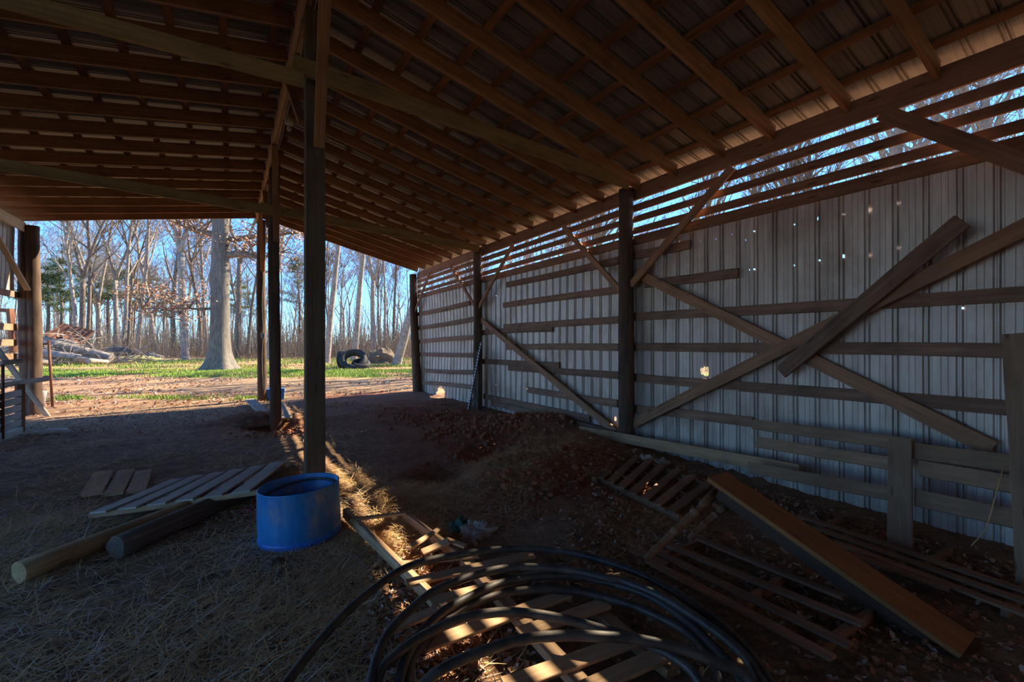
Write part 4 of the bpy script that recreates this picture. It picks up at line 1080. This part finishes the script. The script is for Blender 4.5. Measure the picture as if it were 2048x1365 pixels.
# ------------------------------------------------------------------ yard: brush pile, tyres, stumps
q = random.Random(5)
LOGS = [(108, 690, 222, 716, 22, 'long grey log sloping down to the right end of the brush pile', 33), (75, 706, 160, 716, 17, 'pale log low at the left of the brush pile', 31), (60, 697, 130, 700, 18, 'pale log lying behind the iron rack', 33),
        (96, 684, 112, 700, 24, 'sawn pale log butt at the top of the pile', 34), (148, 716, 190, 722, 14, 'dark log at the foot of the brush pile', 31), (60, 720, 105, 726, 14, 'grey log at the lower left of the brush pile', 29),
        (100, 678, 155, 690, 12, 'thin log across the top of the brush pile', 35), (10, 700, 70, 690, 18, 'log glimpsed behind the left gable posts', 33), (175, 722, 215, 724, 10, 'small log below the right end of the brush pile', 30)]
for i, (u0, v0, u1, v1, wp, lb, d) in enumerate(LOGS):
    a = atd(u0, v0, d); b = atd(u1, v1, d+q.uniform(-1.5, 1.5)); r_ = wp/2*d/FPX
    g_ = r_*.8
    a.z = max(a.z, g_); b.z = max(b.z, g_)
    pole('brush_log', a, b, r_, r_*.75, M['bark'], label=lb, cat='log', group='logs of the brush pile', rough=.07, seed=60+i)
V, Fc = [], []; base = atd(130, 720, 33); base.z = 0
for _ in range(700):
    c = Vector((q.gauss(0, 3.2), q.gauss(0, 1.2), abs(q.gauss(0, .9)))); c += Vector((-1.2, 0, 0)); d = Vector((q.gauss(0, 1), q.gauss(0, 1), q.gauss(0, .4))).normalized()*q.uniform(.5, 2.4)
    if c.x > 2.2: c.z *= .25
    c.z = min(c.z, 2.4)
    e = c+d; e.z = max(.05, e.z); rr_ = q.uniform(.015, .05); tube_geo([([c, (c+e)/2+Vector((0, 0, .1)), e], [rr_, rr_*.8, rr_*.3])], 4, V, Fc)
tag(link('brush_heap', mesh(V, Fc), M['bark'], None, base), 'heap of grey broken branches piled among the logs', 'brush', kind='stuff')
def scrap(u, v, d, w_, h_, rot, mat, lb, name='scrap_sheet'):
    c = atd(u, v, d); V, Fc = [], []; nn = 24
    for i in range(nn+1):
        x = (i/nn-.5)*w_; y = .05*math.sin(i*1.6)
        for j in range(4): z = (j/3-.5)*h_; V.append((x, y+.15*math.sin(j+x), z+.1*math.sin(x*1.5)))
    for i in range(nn):
        for j in range(3): a = i*4+j; Fc.append((a, a+1, a+5, a+4))
    o = link(name, mesh(V, Fc), M[mat], None, c, rot.to_quaternion()); 
    o.modifiers.new('t', 'SOLIDIFY').thickness = .01; return tag(o, lb, 'scrap metal')
E = lambda a, b, c: Matrix.Rotation(math.radians(c), 3, 'Z') @ Matrix.Rotation(math.radians(b), 3, 'Y') @ Matrix.Rotation(math.radians(a), 3, 'X')
scrap(140, 668, 35, 2.2, 1.7, E(-45, 25, -20), 'rust', 'crumpled rusty roofing sheet on top of the brush pile')
scrap(100, 672, 34.5, 2.0, .6, E(-70, -5, -25), 'rust', 'flat rusty orange sheet beside the crumpled one on the pile')
for i, (u0, v0, u1, v1, lb) in enumerate(((2, 620, 20, 622, 'rusty level beam high at the far left'), (20, 618, 27, 705, 'rusty upright beam at the far left behind the rails'), (34, 648, 42, 690, 'second rusty upright behind the grey rails'))):
    board('steel_beam', atd(u0-12*(i == 0), v0, 24), atd(u1, v1, 24), .25, .2, F_, M['rust'], label=lb, cat='beam')
cl = onZ(308, 722, 0); dd_ = R_
pole('cut_log', cl-R_*.5+UP*.42, cl+R_*.7+UP*.2, .3, .26, M['bark'], label='single cut log lying on the grass right of the brush pile', cat='log', seed=90)
crumple('stump', onZ(233, 722, 0), 1.0, .8, 1.15, M['bark2'], 21, .35, label='ragged tree stump at the right end of the brush pile', cat='stump')
crumple('straw_heap', onZ(262, 724, 0), 1.8, 1.0, .45, M['grass2'], 22, .3, label='low heap of tan dry grass at the woods edge', cat='heap')
crumple('root_mound', onZ(764, 727, 0), 1.3, 1.0, .95, M['rock'], 23, .5, label='upturned root mound beside the leaning trunk', cat='mound')
def tyre(u, v, R, r_, rot, lb, zoff=None):
    c = onZ(u, v, 0); c.z = (R+r_ if zoff is None else zoff); V, Fc = [], []; A, B = 48, 14
    t = thing('tractor_tyre', lb, 'tyre', c, 'old tyres in the yard')
    for i in range(A):
        a = 6.2832*i/A
        for k in range(B):
            b = 6.2832*k/B; rr_ = r_*(1+.10*(i % 2)*(1 if math.cos(b) > .4 else 0)); x = (R+rr_*math.cos(b)*.8)
            V.append((x*math.cos(a), x*math.sin(a), rr_*1.15*math.sin(b)))
    for i in range(A):
        for k in range(B): p_ = i*B+k; Fc.append((p_, ((i+1) % A)*B+k, ((i+1) % A)*B+(k+1) % B, i*B+(k+1) % B))
    o = link('tread', mesh(V, Fc, True), M['rubber'], t, c, rot.to_quaternion())
    V, Fc = [], []
    for s in (-1, 1):
        for i in range(A):
            a = 6.2832*i/A; V.append(((R-r_*.55)*math.cos(a), (R-r_*.55)*math.sin(a), s*r_*.8)); 
    for i in range(A): Fc.append((i, (i+1) % A, A+(i+1) % A, A+i))
    link('bead', mesh(V, Fc, True), M['rubber'], t, c, rot.to_quaternion())
tyre(684, 737, .42, .17, E(90, 0, 60), 'upright worn tyre, left of the tyre pile')
tyre(707, 738, .62, .24, E(50, 0, -20), 'largest tractor tyre slumped in the middle of the pile', .52)
tyre(722, 738, .42, .17, E(22, 10, -30), 'flatter tyre lying at the right front of the pile', .27)
